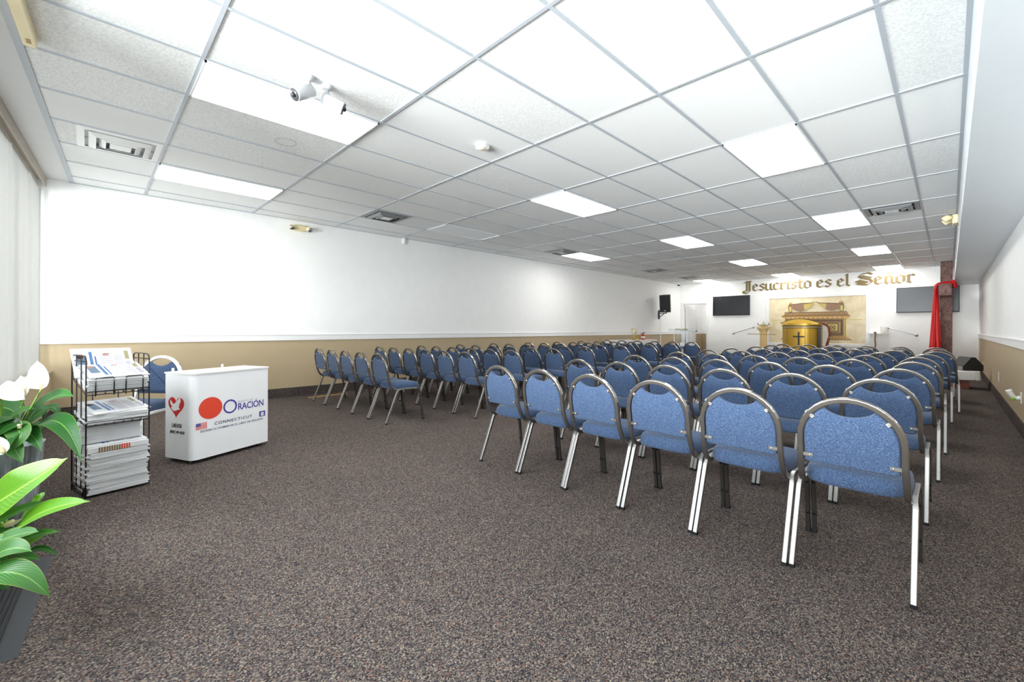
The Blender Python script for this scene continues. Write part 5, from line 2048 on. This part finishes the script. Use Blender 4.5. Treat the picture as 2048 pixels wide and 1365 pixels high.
for y, lab in ((14.66, 'white cable raceway running down the long wall below the loudspeaker'), (15.74, 'white cable raceway on the tan wainscot before the far corner')):
    t = thing('cable_raceway', lab, 'raceway', (XL, y, 0))
    top_ = 1.44 if y < 15 else RAIL0
    b = MB(); b.box((.016, 0, top_ / 2 + .02), (.03, .035, top_ - .04), 0, bev=.003); b.build('channel', 'trim_white', t)

# right side: low wooden box, cloth, monitor
t = thing('low_bench', 'low reddish wooden bench under a white cloth by the soffit wall', 'bench', (.20, 11.75, 0))
b = MB(); b.box((0, 0, .20), (.36, .5, .06), 0, bev=.004); b.box((-.05, 0, .085), (.22, .40, .17), 0, bev=.004); b.build('body', 'wood_red', t)
t = thing('draped_cloth', 'crumpled white cloth spread over the low wooden bench', 'cloth', (.20, 11.75, .232))
b = MB()
n = 60
vs = []
for z, e in ((.10, 0), (.085, .01), (.03, .014), (-.06, .020)):
    for k in range(n):
        a = 2 * math.pi * k / n
        c_, s_ = math.cos(a), math.sin(a)
        x = math.copysign(abs(c_) ** .35, c_) * (.19 + e + .006 * math.sin(k * 1.7) * (z < .08))
        y = math.copysign(abs(s_) ** .35, s_) * (.26 + e + .006 * math.sin(k * 2.3) * (z < .08))
        vs.append((x, y, z + .006 * math.sin(k * 1.1) * (z < 0)))
fs = []
for i in range(3):
    for k in range(n):
        fs.append((i * n + k, i * n + (k + 1) % n, (i + 1) * n + (k + 1) % n, (i + 1) * n + k))
fs.append(tuple(range(n)))
b.add(vs, fs)
b.build('folds', 'cloth_white', t)
t = thing('stage_monitor', 'black wedge stage monitor resting on the draped bench', 'loudspeaker', (.235, 11.76, .335), math.radians(-58))
b = MB(); b.prism([(-.15, 0), (.15, 0), (.15, .10), (.03, .245), (-.03, .245), (-.15, .09)], -.15, .15, 0, 'X'); b.build('cabinet', 'black_plastic', t)
b = MB(); b.box((0, -.153, .045), (.26, .005, .07), 0); b.build('grille', 'grey_metal', t)
# wall plates and plug-in fresheners on the right wall
for y, z, lab in ((14.3, .31, 'white wall plate with plug-in freshener beside the stage monitor'), (6.95, .38, 'white wall plate with green-based freshener, cut by the photo edge')):
    t = thing('wall_outlet', lab.replace('with plug-in freshener', 'behind a plug-in freshener').replace('with green-based freshener', 'behind a plug-in freshener'), 'outlet', (XR, y, z))
    b = MB(); b.box((-.003, 0, 0), (.006, .075, .118), 0, bev=.002); b.build('cover_plate', 'white_plastic', t)
    t = thing('air_freshener', lab.replace('white wall plate with ', 'white ').replace('green-based freshener', 'flared green-based plug-in freshener'), 'air freshener', (XR - .006, y, z), 0, 'plug-in air fresheners')
    b = MB(); b.tube(curve([(-.001, 0, .0), (-.03, 0, -.005), (-.06, -.01, .02), (-.085, -.02, .075)], 5), .026, 12, taper=[.7 + .35 * abs(k - 6) / 9 for k in range(16)]); b.build('housing', 'white_plastic', t)
    b = MB(); b.tube([(-.05, -.01, -.03), (-.055, -.01, .0)], .022, 12, taper=[1, .8]); b.build('refill', 'green_glass' if 'green_glass' in M else 'stem_green', t)
t = thing('light_switch', 'narrow white switch plate on the tan wall between two outlets', 'switch', (XR, 9.85, .38))
b = MB(); b.box((-.003, 0, 0), (.006, .075, .15), 0, bev=.002); b.build('cover_plate', 'white_plastic', t)

# stray wooden strip on floor under the first chairs of the long wall block
b = MB(); b.box((0, 0, .006), (.03, .62, .012), 0, bev=.002)
o = b.build('wooden_strip', 'yellow_wood')
o.location = (-6.98, 2.75, 0)
tag(o, 'yellow wooden strip lying on the carpet below the chair row end', 'wood strip')
